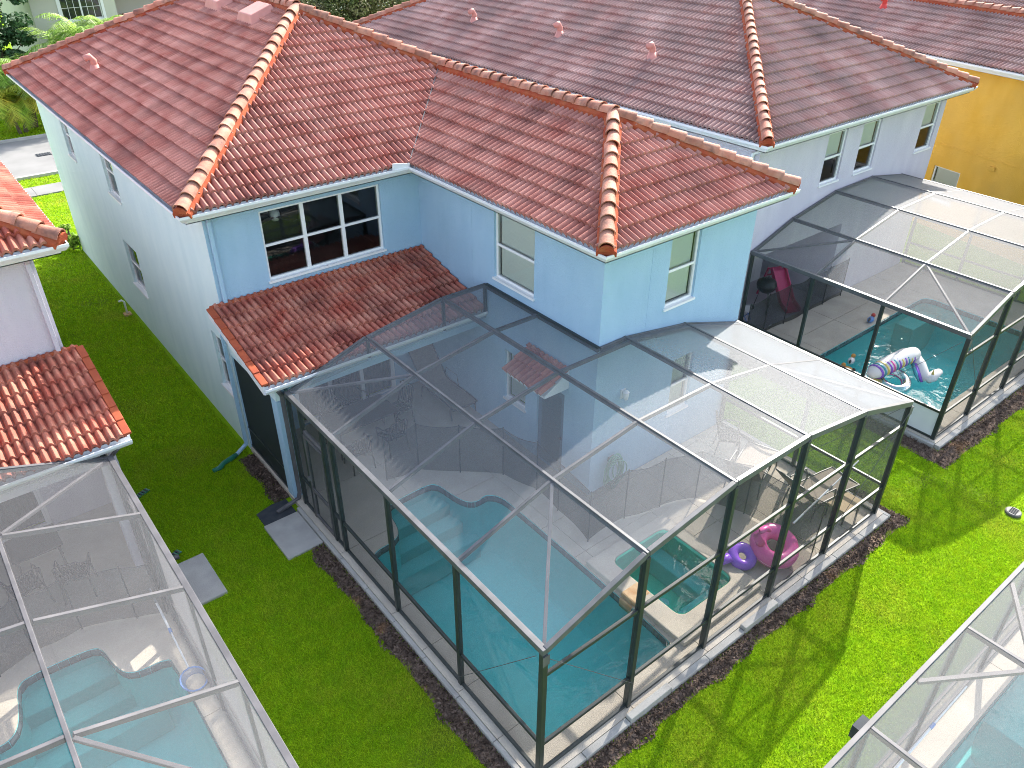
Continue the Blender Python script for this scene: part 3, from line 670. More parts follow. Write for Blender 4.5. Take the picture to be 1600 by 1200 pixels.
lan.quad((.35, .19, .1), (.35, 3.2, .1), (.35, 3.2, 2.5), (.35, .19, 2.5)).quad((4.55, .19, .1), (4.55, .19, 2.5), (4.55, 3.2, 2.5), (4.55, 3.2, .1)).quad((.35, .19, 2.498), (.35, 3.2, 2.498), (4.55, 3.2, 2.498), (4.55, .19, 2.498))
lan.build('lanai', LAV, hB)
MB().box(1.6, 3.1, .12, 3.9, 3.19, 2.2).build('sliding_door', DARKIN, hB); MB().box(2.72, 3.07, .12, 2.78, 3.099, 2.2).box(1.55, 3.07, .12, 1.6, 3.19, 2.25).build('door_frame', WFR, hB)
for x, y in ((13.0, 9.2), (13.15, 5.0), (13.05, 1.1)):
    pipe_vent(roofB, x - 11.75, y + 3.68, VENT, ZT + PIT * (x - 11.75 + OV))
downspout(hB, [(.12, -.3, ZT - .13), (-.06, .15, ZT - .4), (-.06, .15, .2)], WHT)
RC = R(-12.06)
hC, roofC = simple_house('yellow house with red tile roof at the right edge behind the white lavender house', (23.01, -10.32, 0), RC, 4.1, 22, YEL, TILE2, [], [(7.35, 8.4, 1.0, 2.15)], 300)
MB().box(-.01, .02, 2.86, 0, 21.9, 2.9).build('control_joint', YEL, hC); MB().box(-.06, 6.2, 2.55, -.002, 6.4, 2.68).build('utility_box', YEL, hC)
pipe_vent(roofC, 1.35, 13.3, VENTR)
hE, roofE = simple_house('far house showing only a strip of red tile roof at the top right corner', (32.2, -10.3, 0), RC, 9.5, 16, YEL, TILE2, [], [], 60)
# houses across the street
def far_house():
    root = thing('house', 'beige house across the street with a white framed window above palms', 'house', (4.25, 36, 0)); m = BEI
    wall(root, m, (0, 0), (4.15, 0), 0, ZS, [(1.4, 3.4, 4.1, 5.3)]); wall(root, m, (0, 10), (0, 0), 0, ZS); wall(root, m, (4.15, 0), (4.15, 1.6), 0, ZS)
    wall(root, m, (4.15, 1.6), (9.5, 1.6), 0, ZS); wall(root, m, (9.5, 1.6), (9.5, 10), 0, ZS); wall(root, m, (9.5, 10), (0, 10), 0, ZS)
    fr = window(root, (1.4, 0), (3.4, 0), 4.1, 5.3, 2, None, sash=False)
    g = MB()
    for c in range(2):
        for k in (1, 2): g.box(1.45 + c * .95 + k * .31 - .01, .04, 4.15, 1.45 + c * .95 + k * .31 + .01, .06, 5.25)
    g.box(1.45, .041, 4.68, 3.35, .059, 4.7).build('muntin', WFR, fr)
    MB().box(1.25, -.05, 3.92, 3.55, -.003, 4.05).box(1.25, -.04, 4.052, 1.39, -.003, 5.4).box(3.41, -.04, 4.052, 3.55, -.003, 5.4).build('window_trim', WFR, root)
    MB().box(3.3, -.06, 3.5, 4.2, -.003, 3.78).build('trim_band', WFR, root)
    tiles, roofs = [], []; roof = hip_roof(root, 0, 0, 9.5, 10, False, TILE, tiles, roofs)
    pr = MB().quad((4.2, -.6, 3.1), (9.4, -.6, 3.1), (9.4, 1.598, 3.95), (4.2, 1.598, 3.95)).build('porch_roof', DECKR, root)
    n0 = len(tiles); roof_tiles(root, [(4.2, -.6, 3.1), (9.4, -.6, 3.1), (9.4, 1.598, 3.95), (4.2, 1.598, 3.95)], tiles, TILE, False); roofs += [pr] * (len(tiles) - n0)
    place_tiles(root, roofs, tiles, 120)
far_house()
hG, roofG = simple_house('cream yellow house far behind the grey green tree', (16.5, 38, 0), 0, 11, 9, CRE, TILE, [(2, 3.2, 3.9, 5.2), (6, 7.2, 3.9, 5.2)], [], 60)
MB().box(.0, -.04, 3.05, 11, -.003, 3.3).build('trim_band', WFR, hG)

# ------------------------------------------------------------------ screen enclosures
def enclosure(label, mirror, loc, xs, zs, yf, yb, yw, xw, ry, fm, tm_, sm, sw, posts_l, rails_f=(.78, 2.25), door=None, kick=False, z0=.115, right=True):
    """xs/zs arch of the roof lines; yf front; yb rear edge left of xw, yw rear edge right of xw; ry rafter lines"""
    root = thing('screen_enclosure', label, 'pool cage', loc, 0, mirror); n = len(xs)
    def zat(x):
        for i in range(n - 1):
            if xs[i] - 1e-6 <= x <= xs[i + 1] + 1e-6: return zs[i] + (zs[i + 1] - zs[i]) * (x - xs[i]) / (xs[i + 1] - xs[i])
        return zs[-1]
    def rear(x): return yb if x < xw - .01 else yw
    def B(name, m, *segs, w=.05, h=.09, up=(0, 0, 1), lab=None):
        mb = MB()
        for a, b in segs: mb.bar(a, b, w, h, up)
        return mb.build(name, m, root, bevel=.006)
    t = .05
    for i in range(n): B('eave_beam' if i in (0, n - 1) else 'purlin', tm_, ((xs[i], yf - .03, zs[i]), (xs[i], rear(xs[i]) - .003, zs[i])), w=.085 if i in (0, n - 1) else .05, h=.10 if i in (0, n - 1) else .09)
    for i in range(n - 1):
        a, b = Vector((xs[i], yf, zs[i])), Vector((xs[i + 1], yf, zs[i + 1])); d = (b - a).normalized() * .028
        B('front_beam', tm_, (a + d, b - d), w=.07, h=.10)
    for y in ry:
        for i in range(n - 1):
            x0, x1 = xs[i], xs[i + 1]
            if y > yw:
                if x0 >= xw - .01: continue
                x1 = min(x1, xw - .03)
            a, b = Vector((x0, y, zat(x0) - .004)), Vector((x1, y, zat(x1) - .004)); d = (b - a).normalized() * (.026 if i else .044)
            B('rafter', tm_, (a + d, b - d), w=.05, h=.075)
    # rear edge members
    xl = [x for x in xs if x < xw - .05] + [xw]
    for x0, x1 in zip(xl, xl[1:]): B('rear_beam', tm_, ((x0 + .03, yb - .02, zat(x0)), (x1 - .03, yb - .02, zat(x1))), w=.06, h=.08)
    if xw > xs[0] + .1 and abs(yb - yw) > .1:
        B('wall_ledger', fm, ((xw - .035, yb - .05, zat(xw)), (xw - .035, yw - .03, zat(xw))), w=.06, h=.11)
        for x in xl[1:]: B('riser_post', fm, ((x - (.05 if x == xw else 0), yb - .02, 2.86 if x < xw else 2.9), (x - (.05 if x == xw else 0), yb - .02, zat(x) - .05)), w=.06, h=.06)
        for x0, x1 in zip(xl, xl[1:]):
            MB().quad((x0 + .03, yb - .02, 2.8), (x1 - .03, yb - .02, 2.8), (x1 - .03, yb - .02, zat(x1) - .04), (x0 + .03, yb - .02, zat(x0) - .04)).build('screen_panel', sm, root)
    xr = [xw] + [x for x in xs if x > xw + .05] if xw > xs[0] else list(xs)
    for x0, x1 in zip(xr, xr[1:]): B('rear_beam', tm_, ((x0 + .0, yw - .045, zat(x0)), (x1 - .03, yw - .045, zat(x1))), w=.05, h=.09)
    # corner braces of the roof
    ys = [yf] + sorted(ry) + [0]
    nodes_ = [((xs[0], yf, zs[0]), (xs[1], min(ry), zs[1])), ((xs[0], yb, zs[0]), (xs[1], max(ry), zs[1]))]
    if right: nodes_.append(((xs[-1], yf, zs[-1]), (xs[-2], min(ry), zs[-2])))
    for a, b in nodes_:
        a, b = Vector(a), Vector(b); d = (b - a).normalized() * .06; B('roof_brace', tm_, (a + d, b - d), w=.05, h=.05)
    # roof screens
    for i in range(n - 1):
        yy = sorted({yf, *ry, yb, yw})
        for y0, y1 in zip(yy, yy[1:]):
            x0, x1 = xs[i], xs[i + 1]; ym = (y0 + y1) / 2
            if ym > yw:
                if x0 >= xw - .01: continue
                x1 = min(x1, xw - .03)
            if ym > max(yb, yw): continue
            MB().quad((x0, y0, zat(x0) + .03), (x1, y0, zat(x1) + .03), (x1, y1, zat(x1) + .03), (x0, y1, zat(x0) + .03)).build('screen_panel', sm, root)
    # front wall
    for i in range(n):
        x = xs[i]; corner = i in (0, n - 1)
        mb = MB().box(x - .04, yf - (.045 if corner else .05), z0, x + .04, yf + (.045 if corner else .05), zs[i] - .048); mb.build('post', fm, root, bevel=.006)
    for i in range(n - 1):
        x0, x1 = xs[i] + .04, xs[i + 1] - .04; zb = z0 + .05
        B('bottom_rail', fm, ((x0, yf, z0 + .028), (x1, yf, z0 + .028)), w=.05, h=.05)
        for zr in rails_f: B('chair_rail', fm, ((x0, yf, zr), (x1, yf, zr)), w=.05, h=.06)
        zz = [zb] + list(rails_f)
        for a, b in zip(zz, zz[1:]):
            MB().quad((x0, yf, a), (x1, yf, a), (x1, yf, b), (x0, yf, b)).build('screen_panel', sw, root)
        MB().quad((x0, yf, zz[-1]), (x1, yf, zz[-1]), (x1, yf, zat(x1) - .04), (x0, yf, zat(x0) - .04)).build('screen_panel', sw, root)
    # side walls
    for side, x in ((0, xs[0]), (1, xs[-1])):
        if side and not right: continue
        pl = sorted(p for p in (posts_l if side == 0 else [q for q in posts_l if q < yw - .3] + [yw - .06]) if p > yf + .3)
        seq = [yf] + pl; zt_ = zs[0] if side == 0 else zs[-1]
        for y in pl: MB().box(x - .04, y - .035, z0, x + .04, y + .035, zt_ - .052).build('post', fm, root, bevel=.006)
        for y0, y1 in zip(seq, seq[1:]):
            a, b = y0 + .04, y1 - .04; dr = door and side == 0 and abs(y0 - door[0]) < .05
            B('bottom_rail', fm, ((x, a, z0 + .028), (x, b, z0 + .028)), w=.05, h=.05)
            if dr:
                d = MB(); f = .05
                d.box(x - .045, a + .01, z0 + .07, x - .01, a + .05, 2.16).box(x - .045, b - .05, z0 + .07, x - .01, b - .01, 2.16).box(x - .044, a + .05, 2.1, x - .011, b - .05, 2.16).box(x - .044, a + .05, z0 + .07, x - .011, b - .05, z0 + .14).box(x - .044, a + .05, .84, x - .011, b - .05, .92)
                dd = d.build('screen_door', GREYAL, root); MB().box(x - .1, b - .045, 1.1, x - .046, b - .02, 1.2).build('handle', GREYAL, dd)
                B('door_header', GREYAL, ((x, a, 2.2), (x, b, 2.2)), w=.06, h=.05)
                MB().quad((x - .028, a + .05, z0 + .14), (x - .028, b - .05, z0 + .14), (x - .028, b - .05, 2.1), (x - .028, a + .05, 2.1)).build('screen_panel', sw, dd)
                MB().quad((x, a, 2.225), (x, b, 2.225), (x, b, zt_ - .05), (x, a, zt_ - .05)).build('screen_panel', sw, root)
                continue
            B('chair_rail', fm, ((x, a, .82), (x, b, .82)), w=.05, h=.06)
            if kick and side == 0: MB().box(x - .006, a, z0 + .055, x + .006, b, .79).build('kick_plate', WHT, root)
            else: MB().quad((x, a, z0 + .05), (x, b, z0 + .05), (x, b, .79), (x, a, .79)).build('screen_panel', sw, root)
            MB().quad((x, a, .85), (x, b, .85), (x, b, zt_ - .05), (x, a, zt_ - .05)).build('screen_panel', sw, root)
    # bracing cables at the front corners
    for sx, x, x2 in ((1, xs[0], xs[1]), (-1, xs[-1], xs[-2])):
        if sx < 0 and not right: continue
        MB().tube([(x + sx * .05, yf - .06, 2.6), (x2, yf - .06, .7)], .005, 5).build('brace_cable', GREYAL, root); MB().tube([(x - sx * .05, yf + .08, 2.6), (x - sx * .05, max(yf + .4, min(ry)), .3)], .005, 5).build('brace_cable', GREYAL, root)
        MB().box(x - .055, yf - .055, 2.5, x + .055, yf - .051, 2.68).build('corner_plate', GREYAL, root)
    return root
XA = [.12, 1.86, 3.61, 5.36, 7.05, 8.81]; ZA = [2.73, 3.30, 3.575, 3.56, 3.28, 2.73]
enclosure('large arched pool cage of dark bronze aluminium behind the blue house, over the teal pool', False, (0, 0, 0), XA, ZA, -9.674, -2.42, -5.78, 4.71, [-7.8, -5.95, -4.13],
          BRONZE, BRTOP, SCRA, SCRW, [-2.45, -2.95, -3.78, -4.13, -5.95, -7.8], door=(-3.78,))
enclosure('pale grey pool cage at the lower left corner beside the lavender house', True, (-2.82, 0, 0), XA, ZA, -9.674, -2.42, -5.78, 4.71, [-7.8, -5.95, -4.13],
          GREYAL, GREYAL, SCRD, SCRD, [-2.45, -2.95, -3.78, -4.13, -5.95, -7.8], door=(-3.78,))
XB = [12.1, 13.65, 15.48, 17.28, 19.0, 20.7]; ZB = [2.75, 3.26, 3.6, 3.63, 3.35, 2.78]
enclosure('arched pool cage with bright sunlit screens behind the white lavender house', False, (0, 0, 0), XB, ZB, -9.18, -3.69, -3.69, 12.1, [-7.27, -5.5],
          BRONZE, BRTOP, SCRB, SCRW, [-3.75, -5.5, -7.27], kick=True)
# flat roofed cage of the house behind the viewer, at the lower right
def flat_cage():
    root = thing('screen_enclosure', 'flat grey pool cage cut off by the lower right corner', 'pool cage', (0, 0, 0)); y0, z = -12.7, 2.73; xs = [.06, 2.3, 4.54, 6.78, 9.02, 11.26]; ys = [-14.9, -17.1]
    for y in [y0] + ys: MB().bar((xs[0], y, z), (xs[-1], y, z), .06, .09).build('eave_beam' if y == y0 else 'purlin', GREYAL, root, bevel=.006)
    for x in xs:
        MB().bar((x, y0 - .033, z - .004), (x, ys[-1], z - .004), .05, .08).build('rafter', GREYAL, root, bevel=.006)
        MB().box(x - .035, y0 - .035, .115, x + .035, y0 + .035, z - .047).build('post', GREYAL, root)
    for x0, x1 in zip(xs, xs[1:]):
        for r in (.15, .85): MB().bar((x0 + .036, y0, r), (x1 - .036, y0, r), .05, .06).build('chair_rail' if r > .5 else 'bottom_rail', GREYAL, root)
        MB().quad((x0, y0, .18), (x1, y0, .18), (x1, y0, .82), (x0, y0, .82)).build('screen_panel', SCRD, root); MB().quad((x0, y0, .88), (x1, y0, .88), (x1, y0, z - .05), (x0, y0, z - .05)).build('screen_panel', SCRD, root)
        a = y0
        for b in ys:
            MB().quad((x0, a, z + .03), (x1, a, z + .03), (x1, b, z + .03), (x0, b, z + .03)).build('screen_panel', SCRD, root); a = b
    MB().bar((4.5, -13.5, z - .01), (3.3, y0 - .04, z - .01), .05, .05).bar((4.58, -13.5, z - .01), (5.78, y0 - .04, z - .01), .05, .05).build('roof_brace', GREYAL, root)
    MB().box(2.2, y0 + .04, 2.5, 2.42, y0 + .13, 2.7).build('gutter_box', MATD, root)
flat_cage()

# ------------------------------------------------------------------ decks, pools, spa
def smooth_loop(pts, it=2):
    for _ in range(it):
        q = []
        for i in range(len(pts)):
            a, b = pts[i], pts[(i + 1) % len(pts)]; q += [(a[0] * .75 + b[0] * .25, a[1] * .75 + b[1] * .25), (a[0] * .25 + b[0] * .75, a[1] * .25 + b[1] * .75)]
        pts = q
    return pts
POOL = [(.42, -9.3), (.5, -9.36), (3.2, -9.36), (3.3, -9.25), (3.34, -4.95), (3.26, -4.62), (3.08, -4.46), (2.86, -4.54), (2.66, -4.42), (2.56, -4.05), (2.52, -3.62), (2.38, -3.46), (1.42, -3.5), (1.26, -3.62),
        (1.2, -4.1), (1.1, -4.36), (.9, -4.46), (.52, -4.47), (.42, -4.6)]
def fillet(pts, r, n=5):
    out = []; m = len(pts)
    for i in range(m):
        p = Vector(pts[i]); a = (Vector(pts[i - 1]) - p).normalized(); b = (Vector(pts[(i + 1) % m]) - p).normalized()
        for k in range(n + 1):
            t = k / n; A, B = p + a * r, p + b * r; out.append(tuple(A * (1 - t) ** 2 + p * (2 * t * (1 - t)) + B * t * t))
    return out
def resample(loop, step):
    P = [Vector((*p, 0)) for p in loop]; P.append(P[0]); out = []; acc = 0.
    tot = sum((b - a).length for a, b in zip(P, P[1:])); n = max(8, round(tot / step)); st = tot / n; nxt = 0.
    for a, b in zip(P, P[1:]):
        l = (b - a).length
        while nxt <= acc + l - 1e-6 and len(out) < n:
            out.append(a + (b - a) * ((nxt - acc) / l)); nxt += st
        acc += l
    return out
def mirx(l, mir, ox): return [(ox - x, y) for x, y in l][::-1] if mir else l
def grooved(name, outer, holes, z0, z1, xl, yl, m, g=.006):
    """slab whose joints are cut 12 mm deep"""
    me = bpy.data.meshes.new(name); mb = MB().plate(outer, holes, z0, z1); me.from_pydata(mb.v, [], mb.f)
    bm = bmesh.new(); bm.from_mesh(me)
    for x in xl:
        for s in (-g, g): bmesh.ops.bisect_plane(bm, geom=bm.verts[:] + bm.edges[:] + bm.faces[:], plane_co=(x + s, 0, 0), plane_no=(1, 0, 0))
    for y in yl:
        for s in (-g, g): bmesh.ops.bisect_plane(bm, geom=bm.verts[:] + bm.edges[:] + bm.faces[:], plane_co=(0, y + s, 0), plane_no=(0, 1, 0))
    kill = []
    for f in bm.faces:
        c = f.calc_center_median()
        if f.normal.z > .9 and c.z > (z0 + z1) / 2 and (any(abs(c.x - x) < g * .9 for x in xl) or any(abs(c.y - y) < g * .9 for y in yl)): kill.append(f)
    r = bmesh.ops.extrude_face_region(bm, geom=kill) if kill else None
    if r:
        for v in r['geom']:
            if isinstance(v, bmesh.types.BMVert): v.co.z -= .014
        bmesh.ops.delete(bm, geom=kill, context='FACES')
    bm.to_mesh(me); bm.free(); me.materials.append(m); o = bpy.data.objects.new(name, me); COL.objects.link(o); o['kind'] = 'structure'; return o
def pool(label, loop, depth=1.35, steps=None, wz=0., top=.11, tile_step=.16, tm_=PTILE, bm_=PLAS, vis=True):
    cx = sum(p[0] for p in loop) / len(loop); cy = sum(p[1] for p in loop) / len(loop)
    root = thing('swimming_pool', label, 'pool'); n = len(loop)
    mb = MB(); vs = []; rg = ((.996, top - .004), (.996, -depth * .55), (.985, -depth * .75), (.95, -depth * .92), (.89, -depth)); q = lambda p, f: (cx + (p[0] - cx) * f, cy + (p[1] - cy) * f)
    for f, z in rg: vs += [(*q(p, f), z) for p in loop]
    mb.add(vs, [(k * n + i, k * n + n + i, k * n + n + (i + 1) % n, k * n + (i + 1) % n) for k in range(len(rg) - 1) for i in range(n)])
    tri = tessellate_polygon([[Vector((x, y, 0)) for x, y in loop]]); mb.add([(*q(p, .89), -depth) for p in loop], [tuple(t) for t in tri]); mb.build('basin', bm_, root, True)
    if steps:
        for k, (poly, z) in enumerate(steps): MB().prism(poly, -depth + .01, z).build('step', PLASS, root, bevel=.02)
    wl_ = MB(); wl_.add([(x, y, wz) for x, y in loop], [tuple(t) for t in tri]); wl_.build('water', WATER, root)
    area = sum(loop[i][0] * loop[(i + 1) % n][1] - loop[(i + 1) % n][0] * loop[i][1] for i in range(n)); sgn = 1 if area > 0 else -1
    P = resample(loop, tile_step)
    for a, b in zip(P, P[1:] + P[:1]):
        d = (b - a).normalized(); inn = Vector((-d.y, d.x, 0)) * (.011 * sgn)
        if a.length and inframe(a, 200) or vis: MB().bar(a + d * .004 + inn + Vector((0, 0, .02)), b - d * .004 + inn + Vector((0, 0, .02)), .016, .14).build('waterline_tile', tm_, root)
    return root
LA = smooth_loop(POOL)
SPA = fillet([(3.74, -7.42), (5.16, -7.42), (5.16, -9.1), (3.74, -9.1)][::-1], .2)
SPAO = [(3.36, -9.5), (5.42, -9.5), (5.42, -7.16), (3.36, -7.16)]
deckA = [(-.02, -9.8), (8.95, -9.8), (8.95, -5.8), (4.73, -5.8), (4.73, -.02), (-.02, -.02)]
grooved('pool_deck', deckA, [LA, SPAO], -.3, .11, [1.9, 3.6, 5.36, 6.2, 7.05, 7.95], [-8.9, -7.9, -6.9, -5.95, -4.13, -2.3], DECK)
def step_polys(sx):
    out = []
    for k, (y0, z) in enumerate(((-3.95, -.22), (-4.3, -.5), (-4.65, -.78))): out.append((sx([(1.15 - .2 * k, y0), (2.62 + .1 * k, y0), (2.6 + .1 * k, -3.3), (1.1 - .2 * k, -3.3)]), z))
    return out
idp = lambda l: l
pool('teal swimming pool inside the large bronze cage, with wide entry steps and dark waterline tiles', LA, steps=step_polys(idp))
# kerb of the cage footing
kb = MB()
for i in range(8):
    y0 = -9.82 + i * .93; kb.box(-.1, y0 + .004, -.05, -.022, min(y0 + .926, -2.45), .1)
for i in range(10):
    x0 = -.1 + i * .905; hz = .17 if i in (2, 5) else .1; kb.box(x0 + .004, -9.92, -.05, x0 + .901, -9.802, hz)
kb.box(8.952, -9.92, -.05, 9.03, -5.8, .1); struct('cage_kerb', kb, CONC, bevel=.012)
# spa
sp = thing('hot_tub', 'square green tiled hot tub beside the teal pool, with a rust stained spillway', 'hot tub')
MB().plate(SPAO, [SPA], -.9, .2).build('rim', DECK, sp, bevel=.02)
n = len(SPA); mb = MB(); mb.add([(4.45 + (x - 4.45) * .985, -8.26 + (y + 8.26) * .985, .185) for x, y in SPA] + [(4.45 + (x - 4.45) * .985, -8.26 + (y + 8.26) * .985, -.75) for x, y in SPA], [(i, n + i, n + (i + 1) % n, (i + 1) % n) for i in range(n)])
tri = tessellate_polygon([[Vector((x, y, 0)) for x, y in SPA]]); mb.add([(x, y, -.75) for x, y in SPA], [tuple(t) for t in tri]); mb.build('basin', PLASG, sp)
MB().box(3.76, -9.08, -.74, 4.1, -7.44, -.3).box(4.102, -9.08, -.74, 5.12, -8.72, -.3).box(4.78, -8.718, -.74, 5.12, -7.44, -.3).build('seat', PLASS, sp, bevel=.03)
mb = MB(); mb.add([(x, y, .12) for x, y in SPA], [tuple(t) for t in tri]); mb.build('water', WATER, sp)
MB().box(3.33, -8.42, .1, 3.74, -8.08, .207).box(3.27, -8.4, -.08, 3.329, -8.1, .13).build('spillway', RUST, sp, bevel=.03)
MB().lathe([(.0, .02), (.1, .02), (.1, .0)], (4.45, -8.2, -.745), 14).build('drain', WFR, sp)
# mirrored pool of the lavender house
mx = lambda l: [(-2.82 - x, y) for x, y in l][::-1]
LD = mx(LA)
grooved('pool_deck', mx(deckA), [LD], -.3, .11, [-2.82 - 1.9], [-5.9], DECK)
pool('pool with pale steps in the lower left grey cage', LD, steps=[(mx(p), z) for p, z in step_polys(idp)])
kb = MB()
for i in range(8):
    y0 = -9.82 + i * .93; kb.box(-2.798, y0 + .004, -.05, -2.72, min(y0 + .926, -2.45), .1)
struct('cage_kerb', kb, CONC, bevel=.012)
# right hand neighbour
LB = fillet([(12.9, -8.7), (18.9, -8.7), (18.9, -5.45), (12.9, -5.48)], .35)
grooved('pool_deck', [(12.0, -9.3), (20.85, -9.3), (20.85, -3.7), (12.0, -3.7)], [LB], -.3, .11, [13.6, 15.4, 17.2, 19.0], [-4.6], DECK)
pool('pool under the white animal float in the sunlit right cage', LB, steps=[([(17.4, -5.2), (19.0, -5.2), (19.0, -6.0), (17.4, -6.0)], -.3)])
kb = MB()
for i in range(9): kb.box(11.95 + i * 1.0 + .004, -9.42, -.05, 12.95 + i * 1.0 - .004, -9.302, .1)
for i in range(6): kb.box(11.9, -9.3 + i * .94 + .004, -.05, 11.998, -8.36 + i * .94 - .004, .1)
struct('cage_kerb', kb, CONC, bevel=.012)
L4 = [(2.2, -17), (14, -17), (14, -13.12), (2.2, -13.12)]
grooved('pool_deck', [(-.2, -17.5), (15, -17.5), (15, -12.62), (-.2, -12.62)], [L4], -.3, .11, [1, 4, 7], [], DECK)
pool('pool at the bottom right corner under the flat grey cage', L4, vis=False, steps=[([(6.3, -14.2), (9, -14.2), (9, -13.1), (6.3, -13.1)], -.35)])
kb = MB().box(-.3, -12.618, -.05, 15, -12.54, .1); struct('cage_kerb', kb, CONC, bevel=.012)

# ------------------------------------------------------------------ small things on the lawn
tag(MB().box(-.82, -3.6, -.05, -.105, -2.5, .06).build('stepping_pad', CONC, bevel=.02), 'square concrete pad on the lawn at the screen door of the bronze cage', 'concrete pad')
tag(MB().box(-2.718, -3.66, -.05, -2.0, -2.46, .06).build('stepping_pad', CONC, bevel=.02), 'weathered concrete pad on the lawn against the lower left grey cage', 'concrete pad')
tag(MB().prism([(-.78, -2.49), (-.12, -2.49), (-.12, -1.98), (-.42, -1.96), (-.78, -2.05)], -.02, .02).build('splash_mat', MATD), 'dark slate mat under the downspout end next to the concrete pad', 'mat')
def gully(loc, label):
    t = thing('splash_tray', label, 'splash tray', loc, R(25)); MB().box(-.22, -.06, 0, .22, .06, .03).build('tray', SLEEVE, t)
    g = MB()
    for k in range(6): g.box(-.2 + k * .07, -.05, .031, -.17 + k * .07, .05, .045)
    g.build('grate', MATD, t); return t
gully((-2.42, -.03, 0), 'small green plastic splash tray in the lawn near the lavender house')
gully((-2.52, -2.2, 0), 'tiny green tray on the lawn beside the grey cage wall')
slv = MB().tube([(-.34, .0, .05), (-.5, -.05, .04), (-.68, -.1, .035), (-.8, -.2, .03), (-.95, -.2, .02)], [.05, .06, .055, .06, .05], 8)
tag(slv.build('drain_sleeve', SLEEVE, smooth=True), 'green roll out drain sleeve lying on the grass at the house corner', 'drain sleeve')
cp = thing('cleanout_pipe', 'white bent standpipe rising from bare soil beside the side wall of the blue house', 'pipe', (-.22, 8.3, 0))
MB().tube([(0, 0, -.05), (0, 0, .42), (-.06, 0, .48), (-.14, 0, .46)], .028, 8).build('pipe', WFR, cp, True); MB().box(-.1, -.12, 0, .1, .1, .05).build('valve_box', RUST, cp)
mh = thing('manhole_cover', 'round grey iron utility cover set in the right hand lawn', 'utility cover', (11.12, -11.37, 0))
MB().lathe([(0, .06), (.13, .06), (.15, .045), (.15, -.02)], n=20).build('cover', IRON, mh)
for k in range(5): MB().box(-.09 + k * .042, -.07, .061, -.075 + k * .042, .07, .068).build('rib', MATD, mh)

# ------------------------------------------------------------------ pool fences
def fence(label, pts, h=1.2, z=.112, sag=.05):
    t = thing('pool_fence', label, 'pool fence', (0, 0, 0))
    for i, (x, y) in enumerate(pts): MB().tube([(x, y, z), (x, y, z + h + .03)], .013, 6).build('post', BLACK, t)
    for (x0, y0), (x1, y1) in zip(pts, pts[1:]):
        n = 6; vs = []; dx, dy = x1 - x0, y1 - y0; l = math.hypot(dx, dy); b = random.uniform(-.05, .05)
        for k in range(n + 1):
            f = k / n; s = math.sin(math.pi * f); x, y = x0 + dx * f - dy / l * s * b, y0 + dy * f + dx / l * s * b
            vs += [(x, y, z + .03), (x, y, z + h * .5 - sag * s * .3), (x, y, z + h - sag * s)]
        MB().add(vs, [q for k in range(n) for q in ((3 * k, 3 * k + 3, 3 * k + 4, 3 * k + 1), (3 * k + 1, 3 * k + 4, 3 * k + 5, 3 * k + 2))]).build('mesh_panel', FENM, t, True)
        MB().tube([(x0 + dx * k / n - dy / l * math.sin(math.pi * k / n) * b, y0 + dy * k / n + dx / l * math.sin(math.pi * k / n) * b, z + h - sag * math.sin(math.pi * k / n)) for k in range(n + 1)], .007, 5).build('top_hem', BLACK, t)
    return t
fence('black mesh pool fence curving around the teal pool and hot tub in the bronze cage', [(1.75, -2.85), (2.45, -2.98), (3.1, -3.58), (3.76, -4.2), (4.0, -5.0), (3.92, -5.75), (3.8, -6.75), (4.8, -6.72), (5.6, -6.92), (6.34, -7.2), (6.75, -8.1), (6.9, -9.55)])
fence('black mesh pool fence across the lower left grey cage', [(-6.2, -3.9), (-5.48, -3.22), (-4.95, -3.04), (-4.23, -3.02), (-3.44, -3.36), (-3.02, -3.56)])
fence('dark mesh pool fence in front of the covered patio of the white lavender house', [(12.2, -3.9), (13.1, -3.85), (14.05, -3.85), (15.0, -3.85), (15.95, -3.85), (16.9, -3.85)])

# ------------------------------------------------------------------ furniture
def make_chaise(label, sling=SLING):
    t = thing('chaise_lounge', label, 'lounge chair', group='lounge chairs in the bronze cage'); w = .31
    P = [(-.98, .33), (-.6, .36), (.1, .36), (.28, .4), (.62, .78), (.86, 1.06)]
    vs = []; fs = []
    for y, z in P:
        for x in (-w, 0, w): vs.append((x, y, z - (.025 if x == 0 else 0)))
    vs += [(x, y, z - .03) for x, y, z in vs]; k = len(P)
    for i in range(k - 1):
        for j in range(2): fs.append((3 * i + j, 3 * i + j + 1, 3 * i + 4 + j, 3 * i + 3 + j)); fs.append(tuple(q + 3 * k for q in (3 * i + 3 + j, 3 * i + 4 + j, 3 * i + j + 1, 3 * i + j)))
    MB().add(vs, fs).build('sling', sling, t, True)
    for s in (-1, 1):
        MB().tube([(s * (w + .02), y, z) for y, z in P], .018, 6).build('side_rail', BROWNM, t)
        MB().tube([(s * (w + .03), .34, .42), (s * (w + .05), .3, .62), (s * (w + .05), -.15, .62), (s * (w + .03), -.22, .36)], .016, 6).build('arm', BROWNM, t)
        for y in (-.85, .3): MB().tube([(s * (w + .02), y, .35), (s * (w + .04), y - .05 if y < 0 else y + .08, 0)], .016, 6).build('leg', BROWNM, t)
    for y, z in ((-.98, .33), (.86, 1.06)): MB().tube([(-w - .02, y, z), (w + .02, y, z)], .016, 6).build('cross_rail', BROWNM, t)
    return t
ch = make_chaise('tan sling chaise lounge on the covered porch against the blue wall'); ch.location = (4.36, -1.05, .112)
for (x, y, z, rz, lb) in ((7.55, -7.55, .112, 1.9, 'tan sling chaise lounge in the sunny part of the bronze cage, away from its front'),
                          (8.0, -8.75, .112, 1.45, 'tan sling chaise lounge at the front wall of the bronze cage by the pink ring')): dup(ch, (x, y, z), rz, lb)
